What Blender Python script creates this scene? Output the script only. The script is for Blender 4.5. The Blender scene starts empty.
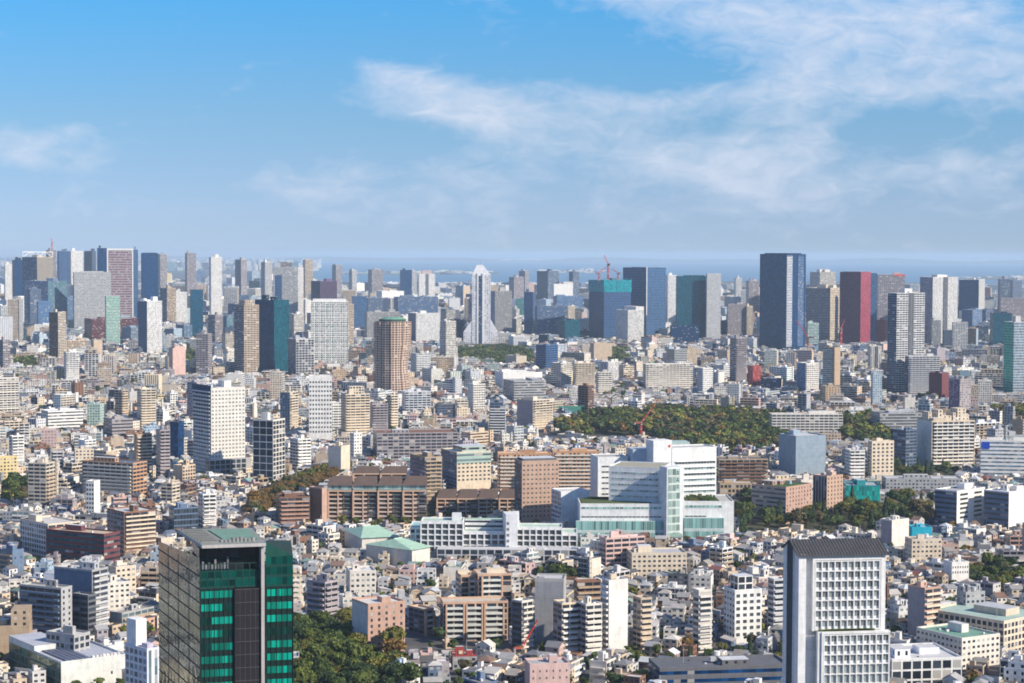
import bpy, math, random
import numpy as np
from mathutils import Matrix, Vector
R = math.radians
C = bpy.context.scene.collection
SC = bpy.context.scene
# ------------------------------------------------------------------ camera
FPX, CH = 1955.0, 210.0
PITCH, ROLL = math.atan(87.3/FPX), 0.0038
cam_d = bpy.data.cameras.new('camera'); cam = bpy.data.objects.new('camera', cam_d); C.objects.link(cam)
cam_d.sensor_width = 36.0; cam_d.lens = 36.0*FPX/1024; cam_d.clip_start = 5; cam_d.clip_end = 250000
CM = Matrix.Rotation(math.pi/2-PITCH, 3, 'X') @ Matrix.Rotation(ROLL, 3, 'Z')
cam.matrix_world = Matrix.Translation((0, 0, CH)) @ CM.to_4x4()
SC.camera = cam
CMI = CM.transposed()
# ------------------------------------------------------------------ sun, sky, exposure
HAZE = 3.4e-5
SUN_AZ, SUN_EL = 119.0, 33.0            # clockwise from the view direction (+Y), degrees
sx, sy, sz = math.sin(R(SUN_AZ))*math.cos(R(SUN_EL)), math.cos(R(SUN_AZ))*math.cos(R(SUN_EL)), math.sin(R(SUN_EL))
sun_d = bpy.data.lights.new('sun', 'SUN'); sun_d.energy = 4.7; sun_d.angle = R(0.53); sun_d.color = (1.0, 0.895, 0.74)
sun = bpy.data.objects.new('sun', sun_d); C.objects.link(sun)
sun.rotation_euler = Vector((sx, sy, sz)).to_track_quat('Z', 'Y').to_euler()
sun.location = (0, 0, 600)
W = bpy.data.worlds.new('World'); SC.world = W; W.use_nodes = True
nt = W.node_tree; nt.nodes.clear()
def N(nt, t, **kw):
    n = nt.nodes.new(t)
    for k, v in kw.items():
        if k.startswith('i_'):
            n.inputs[int(k[2:])].default_value = v
        else: setattr(n, k, v)
    return n
def M_(nt, op, a, b=None, c=None, clamp=False):
    n = nt.nodes.new('ShaderNodeMath'); n.operation = op; n.use_clamp = clamp
    for i, v in enumerate((a, b, c)):
        if v is None: continue
        if isinstance(v, (int, float)): n.inputs[i].default_value = v
        else: nt.links.new(v, n.inputs[i])
    return n.outputs[0]
def MIX(nt, f, a, b, blend='MIX'):
    n = nt.nodes.new('ShaderNodeMix'); n.data_type = 'RGBA'; n.blend_type = blend
    for i, v in ((0, f), (6, a), (7, b)):
        if isinstance(v, (int, float)): n.inputs[i].default_value = v
        elif isinstance(v, tuple): n.inputs[i].default_value = (v[0], v[1], v[2], 1)
        else: nt.links.new(v, n.inputs[i])
    return n.outputs[2]
def RAMP(nt, f, pts):
    n = nt.nodes.new('ShaderNodeValToRGB'); e = n.color_ramp.elements
    while len(e) < len(pts): e.new(0.5)
    for k, (p, c) in enumerate(pts):
        e[k].position = p; e[k].color = (c[0], c[1], c[2], 1) if isinstance(c, tuple) else (c, c, c, 1)
    nt.links.new(f, n.inputs[0]); return n.outputs[0]
L = nt.links.new
tc = N(nt, 'ShaderNodeTexCoord'); sep = N(nt, 'ShaderNodeSeparateXYZ'); L(tc.outputs['Generated'], sep.inputs[0])
sky = N(nt, 'ShaderNodeTexSky', sky_type='NISHITA', sun_disc=False, sun_elevation=R(SUN_EL), sun_rotation=R(SUN_AZ),
        altitude=200, air_density=1.0, dust_density=0.3, ozone_density=2.0)
sv = N(nt, 'ShaderNodeCombineXYZ'); L(sep.outputs[0], sv.inputs[0]); L(sep.outputs[1], sv.inputs[1]); L(M_(nt, 'ADD', M_(nt, 'MULTIPLY', M_(nt, 'MAXIMUM', sep.outputs[2], 0.0), 1.5), 0.14), sv.inputs[2])
L(sv.outputs[0], sky.inputs[0])
dy = M_(nt, 'MAXIMUM', M_(nt, 'ABSOLUTE', sep.outputs[1]), 0.15)
az = M_(nt, 'DIVIDE', sep.outputs[0], dy); el = M_(nt, 'DIVIDE', sep.outputs[2], dy)
# the low sky deepens quickly above the horizon haze
tint = RAMP(nt, M_(nt, 'MULTIPLY', el, 2.5, clamp=True), [(0.0, (1.12, 0.97, 0.94)), (0.015, (1.14, 1.0, 0.98)), (0.06, (1.20, 1.10, 1.08)), (0.17, (1.04, 1.25, 1.23)), (0.32, (0.62, 1.46, 1.70)), (0.5, (0.9, 1.35, 1.75)), (1.0, (1.25, 1.4, 1.7))])  # upper stops brighten the unseen overhead sky, added blue fill for shaded walls
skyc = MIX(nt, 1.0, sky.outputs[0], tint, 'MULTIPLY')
# thin clouds: a sheet seen at a low angle, thick in a few banks
cx = N(nt, 'ShaderNodeCombineXYZ'); L(M_(nt, 'MULTIPLY', az, 13.0), cx.inputs[0]); L(M_(nt, 'MULTIPLY', el, 30.0), cx.inputs[1])
n1 = N(nt, 'ShaderNodeTexNoise', noise_dimensions='2D'); L(cx.outputs[0], n1.inputs['Vector'])
n1.inputs['Scale'].default_value = 1.3; n1.inputs['Detail'].default_value = 8; n1.inputs['Roughness'].default_value = 0.56; n1.inputs['Distortion'].default_value = 0.35
n2 = N(nt, 'ShaderNodeTexNoise', noise_dimensions='2D'); L(cx.outputs[0], n2.inputs['Vector'])
n2.inputs['Scale'].default_value = 4.5; n2.inputs['Detail'].default_value = 6; n2.inputs['Roughness'].default_value = 0.6; n2.inputs['Distortion'].default_value = 0.5
BANKS = [(880, 18, 250, 52, 1.15, .10), (860, 75, 150, 30, .75, .12), (690, 6, 130, 20, .6, .05), (1000, 60, 90, 40, .5, 0), (540, 118, 170, 34, 1.1, .16), (410, 84, 60, 12, .9, .35), (440, 108, 80, 14, .7, .1), (720, 98, 90, 16, .85, -.10), (590, 95, 60, 12, .6, .3), (800, 130, 26, 34, .7, -.7), (735, 150, 22, 40, .6, .5), (300, 190, 90, 10, .5, .1),
         (640, 168, 200, 26, .5, 0), (400, 176, 160, 20, .4, .05), (770, 150, 60, 40, .5, -.5), (20, 158, 90, 26, .85, .1), (60, 135, 60, 12, .4, -.2), (985, 160, 110, 22, .6, .05),
         (850, 112, 60, 14, .5, -.5), (900, 205, 350, 42, .38, 0), (350, 215, 400, 30, .25, 0), (1015, 75, 40, 16, .6, 0)]
tot = None
for (bx, by, rx, ry, wt, rot) in BANKS:
    a0, e0 = (bx-512)/FPX, (254-by)/FPX
    dx = M_(nt, 'SUBTRACT', az, a0); de = M_(nt, 'SUBTRACT', el, e0)
    u = M_(nt, 'ADD', M_(nt, 'MULTIPLY', dx, math.cos(rot)), M_(nt, 'MULTIPLY', de, -math.sin(rot)))
    v = M_(nt, 'ADD', M_(nt, 'MULTIPLY', dx, math.sin(rot)), M_(nt, 'MULTIPLY', de, math.cos(rot)))
    q = M_(nt, 'ADD', M_(nt, 'POWER', M_(nt, 'ABSOLUTE', M_(nt, 'MULTIPLY', u, FPX/rx)), 2.0), M_(nt, 'POWER', M_(nt, 'ABSOLUTE', M_(nt, 'MULTIPLY', v, FPX/ry)), 2.0))
    g = M_(nt, 'MULTIPLY', M_(nt, 'EXPONENT', M_(nt, 'MULTIPLY', q, -1.0)), wt)
    tot = g if tot is None else M_(nt, 'ADD', tot, g)
tot = M_(nt, 'MINIMUM', tot, 1.15)
nn = M_(nt, 'ADD', M_(nt, 'MULTIPLY', n1.outputs[0], 1.6), M_(nt, 'MULTIPLY', n2.outputs[0], 0.85))
cov = M_(nt, 'SUBTRACT', M_(nt, 'ADD', nn, M_(nt, 'MULTIPLY', tot, 0.95)), 1.50)
cov = M_(nt, 'MULTIPLY', cov, 0.85, clamp=True)
cov = M_(nt, 'MULTIPLY', M_(nt, 'POWER', cov, 1.05), 0.76)
cl = MIX(nt, n2.outputs[0], (5.1, 5.7, 7.0), (6.6, 6.9, 7.8))
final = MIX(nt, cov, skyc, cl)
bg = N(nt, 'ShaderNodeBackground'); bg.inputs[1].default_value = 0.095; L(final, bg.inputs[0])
wo = N(nt, 'ShaderNodeOutputWorld'); L(bg.outputs[0], wo.inputs[0])
SC.view_settings.view_transform = 'Standard'; SC.view_settings.look = 'None'
SC.view_settings.exposure = 0.38; SC.view_settings.gamma = 1.0; SC.view_settings.use_curve_mapping = False
cy = SC.cycles
SC.render.engine = 'CYCLES'
cy.max_bounces = 5; cy.diffuse_bounces = 2; cy.glossy_bounces = 3; cy.transmission_bounces = 2; cy.volume_bounces = 1; cy.transparent_max_bounces = 4
cy.sample_clamp_indirect = 3.0; cy.use_denoising = True; cy.denoiser = 'OPENIMAGEDENOISE'; cy.blur_glossy = 0.5
cy.filter_width = 1.8; cy.caustics_reflective = False; cy.caustics_refractive = False
try: cy.denoising_prefilter = 'ACCURATE'
except Exception: pass
# ------------------------------------------------------------------ pixel <-> world
def proj(x, y, z):
    v = CMI @ Vector((x, y, z-CH)); return (512+FPX*v.x/-v.z, 341.5-FPX*v.y/-v.z, -v.z)
def ray(px, py):
    return CM @ Vector(((px-512)/FPX, -(py-341.5)/FPX, -1.0))
def gnd(px, py, z=0.0):
    d = ray(px, py); t = (z-CH)/d.z; return (d.x*t, d.y*t)
def at(px, py, Y):                     # the point of that sight line at depth Y
    d = ray(px, py); t = Y/d.y; return (d.x*t, Y, CH+d.z*t)
def yof(px, py, z=8.0): return gnd(px, py, z)[1]
# ------------------------------------------------------------------ materials
def newmat(n):
    m = bpy.data.materials.new(n); m.use_nodes = True; t = m.node_tree; t.nodes.clear()
    o = t.nodes.new('ShaderNodeOutputMaterial'); b = t.nodes.new('ShaderNodeBsdfPrincipled'); t.links.new(b.outputs[0], o.inputs[0]); return m, t, b, o
def ATT(t, n):
    a = t.nodes.new('ShaderNodeAttribute'); a.attribute_name = n; return a
m_fac, t, b, _ = newmat('facade')
wc, gc, wp = ATT(t, 'wcol'), ATT(t, 'gcol'), ATT(t, 'wpar')
uv = t.nodes.new('ShaderNodeUVMap'); uv.uv_map = 'uv'
s = t.nodes.new('ShaderNodeSeparateXYZ'); t.links.new(uv.outputs[0], s.inputs[0])
fu, fv = M_(t, 'FRACT', s.outputs[0]), M_(t, 'FRACT', s.outputs[1])
ps = t.nodes.new('ShaderNodeSeparateColor'); t.links.new(wp.outputs['Color'], ps.inputs[0])
mask = M_(t, 'MULTIPLY', M_(t, 'LESS_THAN', M_(t, 'ABSOLUTE', M_(t, 'SUBTRACT', fu, 0.5)), ps.outputs[0]), M_(t, 'MULTIPLY', M_(t, 'GREATER_THAN', fv, ps.outputs[1]), M_(t, 'LESS_THAN', fv, ps.outputs[2])))
cb = t.nodes.new('ShaderNodeCombineXYZ'); t.links.new(M_(t, 'FLOOR', s.outputs[0]), cb.inputs[0]); t.links.new(M_(t, 'FLOOR', s.outputs[1]), cb.inputs[1])
wn = t.nodes.new('ShaderNodeTexWhiteNoise'); wn.noise_dimensions = '2D'; t.links.new(cb.outputs[0], wn.inputs['Vector'])
rs = t.nodes.new('ShaderNodeSeparateColor'); t.links.new(wn.outputs['Color'], rs.inputs[0])
geo = t.nodes.new('ShaderNodeNewGeometry')
no = t.nodes.new('ShaderNodeTexNoise'); t.links.new(geo.outputs['Position'], no.inputs['Vector']); no.inputs['Scale'].default_value = 0.23; no.inputs['Detail'].default_value = 4; no.inputs['Roughness'].default_value = 0.65
mp = t.nodes.new('ShaderNodeMapping'); mp.inputs['Scale'].default_value = (1.3, 1.3, 0.06); t.links.new(geo.outputs['Position'], mp.inputs[0])
ns = t.nodes.new('ShaderNodeTexNoise'); t.links.new(mp.outputs[0], ns.inputs['Vector']); ns.inputs['Scale'].default_value = 1.0; ns.inputs['Detail'].default_value = 3
wear = M_(t, 'ADD', 0.43, M_(t, 'ADD', M_(t, 'MULTIPLY', no.outputs[0], 0.66), M_(t, 'MULTIPLY', ns.outputs[0], 0.50)))
joint = M_(t, 'SUBTRACT', 1.0, M_(t, 'MULTIPLY', M_(t, 'LESS_THAN', fv, 0.05), 0.14))
wallc = MIX(t, 1.0, wc.outputs['Color'], (1, 1, 1), 'MULTIPLY')
hs = t.nodes.new('ShaderNodeVectorMath'); hs.operation = 'SCALE'; t.links.new(wallc, hs.inputs[0]); t.links.new(M_(t, 'MULTIPLY', wear, joint), hs.inputs['Scale'])
gs = t.nodes.new('ShaderNodeVectorMath'); gs.operation = 'SCALE'; t.links.new(gc.outputs['Color'], gs.inputs[0]); t.links.new(M_(t, 'ADD', 0.45, M_(t, 'MULTIPLY', rs.outputs[0], 1.1)), gs.inputs['Scale'])
cur = M_(t, 'LESS_THAN', rs.outputs[1], wp.outputs['Alpha'])
cc = MIX(t, rs.outputs[2], (0.22, 0.23, 0.24), (0.50, 0.47, 0.42))
gl = MIX(t, cur, gs.outputs[0], cc)
t.links.new(MIX(t, mask, hs.outputs[0], gl), b.inputs['Base Color'])
t.links.new(M_(t, 'SUBTRACT', 0.82, M_(t, 'MULTIPLY', mask, 0.70)), b.inputs['Roughness'])
t.links.new(M_(t, 'MULTIPLY', M_(t, 'MULTIPLY', mask, M_(t, 'SUBTRACT', 1.0, cur)), gc.outputs['Alpha']), b.inputs['Metallic'])
b.inputs['IOR'].default_value = 1.5; t.links.new(M_(t, 'ADD', 0.2, M_(t, 'MULTIPLY', mask, 0.10)), b.inputs['Specular IOR Level'])
nb = t.nodes.new('ShaderNodeBump'); nb.inputs['Strength'].default_value = 0.25; nb.inputs['Distance'].default_value = 0.25
pn = t.nodes.new('ShaderNodeTexNoise'); pn.inputs['Scale'].default_value = 0.35; pn.inputs['Detail'].default_value = 1; t.links.new(geo.outputs['Position'], pn.inputs['Vector'])
t.links.new(M_(t, 'MULTIPLY', pn.outputs[0], mask), nb.inputs['Height']); t.links.new(nb.outputs[0], b.inputs['Normal'])

m_fol, t, b, _ = newmat('foliage')
a = ATT(t, 'wcol'); geo = t.nodes.new('ShaderNodeNewGeometry')
no = t.nodes.new('ShaderNodeTexNoise'); t.links.new(geo.outputs['Position'], no.inputs['Vector']); no.inputs['Scale'].default_value = 0.6; no.inputs['Detail'].default_value = 5
oi = t.nodes.new('ShaderNodeObjectInfo')
f = M_(t, 'ADD', 0.25, M_(t, 'MULTIPLY', no.outputs[0], 1.4))
vs = t.nodes.new('ShaderNodeVectorMath'); vs.operation = 'SCALE'; t.links.new(a.outputs['Color'], vs.inputs[0]); t.links.new(f, vs.inputs['Scale'])
t.links.new(vs.outputs[0], b.inputs['Base Color']); b.inputs['Roughness'].default_value = 0.6
b.inputs['Specular IOR Level'].default_value = 0.25

def groundmat(name, c1, c2, sc, rough=0.9):
    m, t, b, _ = newmat(name); geo = t.nodes.new('ShaderNodeNewGeometry')
    n = t.nodes.new('ShaderNodeTexNoise'); t.links.new(geo.outputs['Position'], n.inputs['Vector']); n.inputs['Scale'].default_value = sc; n.inputs['Detail'].default_value = 8; n.inputs['Roughness'].default_value = 0.65
    n3 = t.nodes.new('ShaderNodeTexNoise'); t.links.new(geo.outputs['Position'], n3.inputs['Vector']); n3.inputs['Scale'].default_value = sc*14; n3.inputs['Detail'].default_value = 3
    f = M_(t, 'ADD', M_(t, 'MULTIPLY', n.outputs[0], 0.7), M_(t, 'MULTIPLY', n3.outputs[0], 0.3))
    t.links.new(RAMP(t, f, [(0.36, c1), (0.66, c2)]), b.inputs['Base Color']); b.inputs['Roughness'].default_value = rough; return m
m_gnd = groundmat('asphalt and yards', (0.045, 0.045, 0.05), (0.13, 0.125, 0.115), 0.05)
m_park = groundmat('park soil and grass', (0.03, 0.045, 0.015), (0.09, 0.08, 0.04), 0.08)
m_shore = groundmat('distant shore', (0.05, 0.07, 0.05), (0.20, 0.19, 0.17), 0.002)
m_sea, t, b, _ = newmat('bay water')
b.inputs['Base Color'].default_value = (0.07, 0.19, 0.30, 1); b.inputs['Roughness'].default_value = 0.45; b.inputs['IOR'].default_value = 1.33
geo = t.nodes.new('ShaderNodeNewGeometry'); n = t.nodes.new('ShaderNodeTexNoise'); t.links.new(geo.outputs['Position'], n.inputs['Vector']); n.inputs['Scale'].default_value = 0.01; n.inputs['Detail'].default_value = 6
bp = t.nodes.new('ShaderNodeBump'); bp.inputs['Strength'].default_value = 0.5; bp.inputs['Distance'].default_value = 8; t.links.new(n.outputs[0], bp.inputs['Height']); t.links.new(bp.outputs[0], b.inputs['Normal'])
m_mir, t, b, _ = newmat('mirror glass')
b.inputs['Base Color'].default_value = (0.008, 0.045, 0.034, 1); b.inputs['Metallic'].default_value = 0.0; b.inputs['IOR'].default_value = 1.7; b.inputs['Specular Tint'].default_value = (0.45, 0.95, 0.78, 1); b.inputs['Roughness'].default_value = 0.04
geo = t.nodes.new('ShaderNodeNewGeometry'); n = t.nodes.new('ShaderNodeTexNoise'); t.links.new(geo.outputs['Position'], n.inputs['Vector']); n.inputs['Scale'].default_value = 0.28; n.inputs['Detail'].default_value = 2
bp = t.nodes.new('ShaderNodeBump'); bp.inputs['Strength'].default_value = 0.6; bp.inputs['Distance'].default_value = 0.12; t.links.new(n.outputs[0], bp.inputs['Height']); t.links.new(bp.outputs[0], b.inputs['Normal'])
def glassmat(name, col, metal=0.3, rough=0.1):
    m, t, b, _ = newmat(name); oi = t.nodes.new('ShaderNodeObjectInfo')
    v = t.nodes.new('ShaderNodeVectorMath'); v.operation = 'SCALE'; v.inputs[0].default_value = col
    geo = t.nodes.new('ShaderNodeNewGeometry'); n = t.nodes.new('ShaderNodeTexNoise'); t.links.new(geo.outputs['Position'], n.inputs['Vector']); n.inputs['Scale'].default_value = 0.5
    t.links.new(M_(t, 'ADD', 0.35, M_(t, 'ADD', M_(t, 'MULTIPLY', oi.outputs['Random'], 0.8), M_(t, 'MULTIPLY', n.outputs[0], 0.5))), v.inputs['Scale'])
    t.links.new(v.outputs[0], b.inputs['Base Color']); b.inputs['Metallic'].default_value = metal; b.inputs['Roughness'].default_value = rough; return m
m_win = glassmat('window glass', (0.07, 0.085, 0.09), 0.15)
m_win2 = glassmat('pale window glass', (0.30, 0.34, 0.34), 0.35, 0.15)
m_teal = glassmat('teal window glass', (0.01, 0.30, 0.22), 0.35, 0.12)
# ------------------------------------------------------------------ mesh builder
ST = dict(blank=(0, 0, 0, 0, 3.2, 3.4), punch=(.27, .32, .76, .28, 3.2, 3.1), grid=(.35, .18, .82, .2, 3.4, 3.5), ribbon=(.60, .38, .80, .12, 3.4, 3.6), pane=(.47, .04, .97, .0, 3, 3), frame=(.465, .06, .95, .0, 6.5, 6.5), curtain=(.455, .20, .96, .0, 2.4, 4.0),
          balc=(.44, .36, .94, .12, 5.5, 3.1), vert=(.24, -1, 2, .1, 3.2, 3.6), fins=(.34, .10, 1.1, .0, 2.2, 4.0), slot=(.16, .3, .8, .1, 4.0, 3.2), big=(.42, .10, .90, .15, 5.5, 4.2), dense=(.36, .25, .85, .1, 2.6, 3.1))  # balc: dark bands paint the shaded recess above each balcony parapet
GL = dict(dark=(.035, .045, .06, .05), navy=(.004, .048, .150, .10), teal=(.004, .085, .12, .10), green=(.05, .20, .17, .12), pale=(.16, .22, .24, .2), blue=(.015, .075, .19, .12), light=(.36, .37, .38, .05), black=(.015, .017, .022, .1), brown=(.05, .03, .02, .05), sky=(.20, .30, .38, .5))
rnd = random.Random(11)
class MB:
    def __init__(s):
        s.v = []; s.f = []; s.uv = []; s.w = []; s.g = []; s.p = []; s.set(0, 0, 0, 0)
    def set(s, x, y, z, rot):
        s.o = (x, y, z); s.c = math.cos(rot); s.s = math.sin(rot); return s
    def tf(s, p):
        return (s.o[0]+p[0]*s.c-p[1]*s.s, s.o[1]+p[0]*s.s+p[1]*s.c, s.o[2]+p[2])
    def face(s, pts, col, uvs=None, g=(0, 0, 0, 0), par=(0, 0, 0, 0)):
        n = len(s.v); s.v.extend(s.tf(p) for p in pts); s.f.append(tuple(range(n, n+len(pts))))
        s.uv.extend(uvs if uvs else [(0.5, 0.5)]*len(pts)); s.w.append((col[0], col[1], col[2], 1)); s.g.append(g); s.p.append(par)
    def wall(s, a, b, z0, z1, col, st='blank', gl='dark', bay=None, fh=None, nf=None, nbay=None):
        """a vertical face from a to b (seen from outside: a left, b right)"""
        q = ST[st]; ln = math.hypot(b[0]-a[0], b[1]-a[1]); n = nbay or max(1, round(ln/(bay or q[4]))); m = nf or max(1, round((z1-z0)/(fh or q[5])))
        u0, v0 = rnd.randrange(0, 4000), rnd.randrange(0, 900)
        s.face([(a[0], a[1], z0), (b[0], b[1], z0), (b[0], b[1], z1), (a[0], a[1], z1)], col, [(u0, v0), (u0+n, v0), (u0+n, v0+m), (u0, v0+m)], GL[gl] if isinstance(gl, str) else gl, q[:4])
    def box(s, x0, x1, y0, y1, z0, z1, col, st='blank', gl='dark', top=None, bottom=False, sts=None, cols=None, gls=None, **kw):
        """walls front(y0) right(x1) back(y1) left(x0)"""
        P = [(x0, y0), (x1, y0), (x1, y1), (x0, y1)]
        for k in range(4):
            s.wall(P[k], P[(k+1) % 4], z0, z1, cols[k] if cols else col, sts[k] if sts else st, gls[k] if gls else gl, **kw)
        s.face([(x0, y0, z1), (x1, y0, z1), (x1, y1, z1), (x0, y1, z1)], top or col)
        if bottom: s.face([(x0, y1, z0), (x1, y1, z0), (x1, y0, z0), (x0, y0, z0)], col)
    def ring(s, x0, x1, y0, y1, z, h, t, col, roof):
        """parapet of height h and thickness t round a roof at z"""
        O = [(x0, y0), (x1, y0), (x1, y1), (x0, y1)]; I = [(x0+t, y0+t), (x1-t, y0+t), (x1-t, y1-t), (x0+t, y1-t)]
        for k in range(4):
            j = (k+1) % 4
            s.face([(*O[k], z), (*O[j], z), (*O[j], z+h), (*O[k], z+h)], col)
            s.face([(*O[k], z+h), (*O[j], z+h), (*I[j], z+h), (*I[k], z+h)], col)
            s.face([(*I[j], z), (*I[k], z), (*I[k], z+h), (*I[j], z+h)], col)
        s.face([(*p, z+.02) for p in I], roof)
    def cyl(s, x, y, z0, z1, r, col, n=8, top=None, r1=None):
        r1 = r if r1 is None else r1
        a = [(x+r*math.cos(i*2*math.pi/n), y+r*math.sin(i*2*math.pi/n)) for i in range(n)]; c = [(x+r1*math.cos(i*2*math.pi/n), y+r1*math.sin(i*2*math.pi/n)) for i in range(n)]
        for i in range(n):
            j = (i+1) % n; s.face([(*a[i], z0), (*a[j], z0), (*c[j], z1), (*c[i], z1)], col)
        if r1 > .02: s.face([(*p, z1) for p in c], top or col)
    def bar(s, a, b, w, col):
        a, b = Vector(a), Vector(b); d = (b-a).normalized(); u = d.cross(Vector((0, 0, 1)))
        if u.length < .01: u = Vector((1, 0, 0))
        u = u.normalized()*w/2; v = d.cross(u).normalized()*w/2
        q = [(u+v), (u-v), (-u-v), (-u+v)]
        for k in range(4):
            j = (k+1) % 4; s.face([tuple(a+q[j]), tuple(a+q[k]), tuple(b+q[k]), tuple(b+q[j])], col)
        s.face([tuple(b+x) for x in q], col); s.face([tuple(a+x) for x in reversed(q)], col)
    def mesh(s, name, mat=None):
        me = bpy.data.meshes.new(name)
        nv, nf = len(s.v), len(s.f); tot = np.fromiter((len(f) for f in s.f), np.int32, nf)
        me.vertices.add(nv); me.vertices.foreach_set('co', np.asarray(s.v, np.float32).ravel())
        me.loops.add(int(tot.sum())); me.loops.foreach_set('vertex_index', np.fromiter((i for f in s.f for i in f), np.int32, int(tot.sum())))
        me.polygons.add(nf); st = np.zeros(nf, np.int32); st[1:] = np.cumsum(tot)[:-1]; me.polygons.foreach_set('loop_start', st)
        try: me.polygons.foreach_set('loop_total', tot)
        except Exception: pass
        u = me.uv_layers.new(name='uv'); u.data.foreach_set('uv', np.asarray(s.uv, np.float32).ravel())
        for nm, dat in (('wcol', s.w), ('gcol', s.g), ('wpar', s.p)):
            at_ = me.attributes.new(nm, 'FLOAT_COLOR', 'FACE' if False else 'CORNER'); at_.data.foreach_set('color', np.repeat(np.asarray(dat, np.float32), tot, axis=0).ravel())
        me.materials.append(mat or m_fac); me.update(calc_edges=True); return me
def put(name, mb, parent=None, mat=None, loc=None):
    if isinstance(mb, MB):
        if not mb.f: return None
        mb = mb.mesh(name, mat)
    o = bpy.data.objects.new(name, mb); C.objects.link(o)
    if parent: o.parent = parent
    if loc: o.location = loc
    return o
def tag(o, label=None, cat=None, group=None, kind=None):
    for k, v in (('label', label), ('category', cat), ('group', group), ('kind', kind)):
        if v: o[k] = v
    return o
def thing(name, label, cat, loc, rot=0, group=None):
    o = bpy.data.objects.new(name, None); C.objects.link(o); o.location = loc; o.rotation_euler = (0, 0, rot); o.empty_display_size = 1
    return tag(o, label, cat, group)
class Parts:
    """collects the part meshes of one thing in its own space; in merge mode all go to one mesh"""
    def __init__(s, merged=None, x=0, y=0, rot=0, z=0):
        s.m = merged; s.l = []; s.x = (x, y, z, rot)
        if merged: merged.set(x, y, z, rot)
    def new(s, name, par=None, mat=None):
        if s.m: return s.m
        b = MB(); s.l.append([name, b, par, mat]); return b
    def link(s, root):
        done = {}
        for name, b, par, mat in s.l:
            o = put(name, b, done.get(id(par), root), mat); done[id(b)] = o
COL = dict(darkteal=(.005,.055,.085), steelblue=(.26,.33,.40), rose=(.30,.06,.085), brick=(.50,.34,.25), white=(.76, .74, .70), offwhite=(.68, .64, .57), cream=(.66, .56, .43), beige=(.54, .43, .32), tan=(.42, .32, .22), brown=(.22, .12, .08), darkbrown=(.10, .06, .05), orange=(.52, .30, .17),
           salmon=(.48, .31, .24), pink=(.60, .42, .38), grey=(.38, .38, .38), lightgrey=(.55, .55, .55), darkgrey=(.14, .145, .16), slate=(.12, .17, .26), blue=(.13, .22, .36), paleblue=(.40, .50, .58), yellow=(.62, .50, .26),
           green=(.18, .34, .26), palegreen=(.38, .50, .44), red=(.42, .07, .06), maroon=(.16, .055, .06), purple=(.17, .12, .22), navy=(.006, .022, .06), teal=(.03, .28, .30), mauve=(.36, .32, .33), turq=(.02, .40, .55))
def jit(c, k=.06):
    j = 1+rnd.uniform(-k, k)*1.7; q = rnd.uniform(-k, k)*.45; return (max(.008, min(.84, c[0]*j*(1+q))), max(.008, min(.84, c[1]*j*(1+q*.2))), max(.008, min(.84, c[2]*j*(1-q))))
# ------------------------------------------------------------------ named buildings, placed from where their foot and corner stand
FOOT, PROT, ANCH = [], [], []
def ext(X, Y, z, dx, dy, px):
    t0, t1 = 5.0, 40.0; f0 = proj(X+t0*dx, Y+t0*dy, z)[0]-px
    for _ in range(8):
        f1 = proj(X+t1*dx, Y+t1*dy, z)[0]-px
        if abs(f1-f0) < 1e-9: break
        t0, t1, f0 = t1, t1-f1*(t1-t0)/(f1-f0), f1
    return t1
def solve(x0, xc, x1, yt, Y, phi=None, depth=None):
    X, _, z = at(xc, yt, Y); xl, xr = xc-x0, x1-xc
    if xl < 1:
        ph = -math.atan2(X, Y)-R(1.5) if phi is None else R(phi)
    elif phi is None:
        q = xl/max(xr, .5); ph = R(18) if q < .45 else R(30) if q < .8 else R(45) if q < 1.25 else R(60) if q < 2.2 else R(74)
        ph -= math.atan2(X, Y)
    else: ph = R(phi)
    c, s = math.cos(ph), math.sin(ph)
    w = ext(X, Y, z, c, s, x1)
    d = ext(X, Y, z, -s, c, x0) if xl >= 1 else (depth or min(w*.7, 45))
    if depth: d = depth
    w = max(3, w); d = max(3, min(d, 160))
    return X+c*w/2-s*d/2, Y+s*w/2+c*d/2, w, d, ph, z
def footprint(cx, cy, w, d, ph): FOOT.append((cx, cy, w/2+1, d/2+1, ph))
def protect(x0, x1, yb, Y): PROT.append((x0, x1, yb, Y))
cube = MB(); cube.box(-.5, .5, -1, 0, 0, 1, (1, 1, 1), bottom=True)
def unit(name, mat): return cube.mesh(name, mat)
pane_mesh = {k: unit('window', m) for k, m in (('dark', m_win), ('pale', m_win2), ('teal', m_teal))}
def windows(root, p, q, cols, rows, z0, z1, fw=.6, fh=.6, kind='dark', cap=100, name='window', rev=0.06, vo=.25):
    """a grid of window objects on the face from p to q (local, seen from outside left to right)"""
    ln = math.hypot(q[0]-p[0], q[1]-p[1]); ux, uy = (q[0]-p[0])/ln, (q[1]-p[1])/ln; ang = math.atan2(uy, ux); n = 0; rest = MB()
    bw, bh = ln/cols, (z1-z0)/rows
    for r in range(rows-1, -1, -1):
        for c in range(cols):
            t = (c+.5)*bw; x, y, z = p[0]+ux*t, p[1]+uy*t, z0+bh*(r+vo)
            if n < cap:
                o = bpy.data.objects.new(name, pane_mesh[kind]); C.objects.link(o); o.parent = root; o.location = (x, y, z); o.rotation_euler = (0, 0, ang); o.scale = (bw*fw, rev, bh*fh)
            else:
                rest.set(x, y, z, ang); rest.box(-bw*fw/2, bw*fw/2, -rev, 0, 0, bh*fh, (.5, .5, .5)); rest.set(0, 0, 0, 0)
            n += 1
    if rest.f: tag(put('upper_window' if False else 'window', rest, root, {'dark': m_win, 'pale': m_win2, 'teal': m_teal}[kind]), kind='stuff')
    return n
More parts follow.
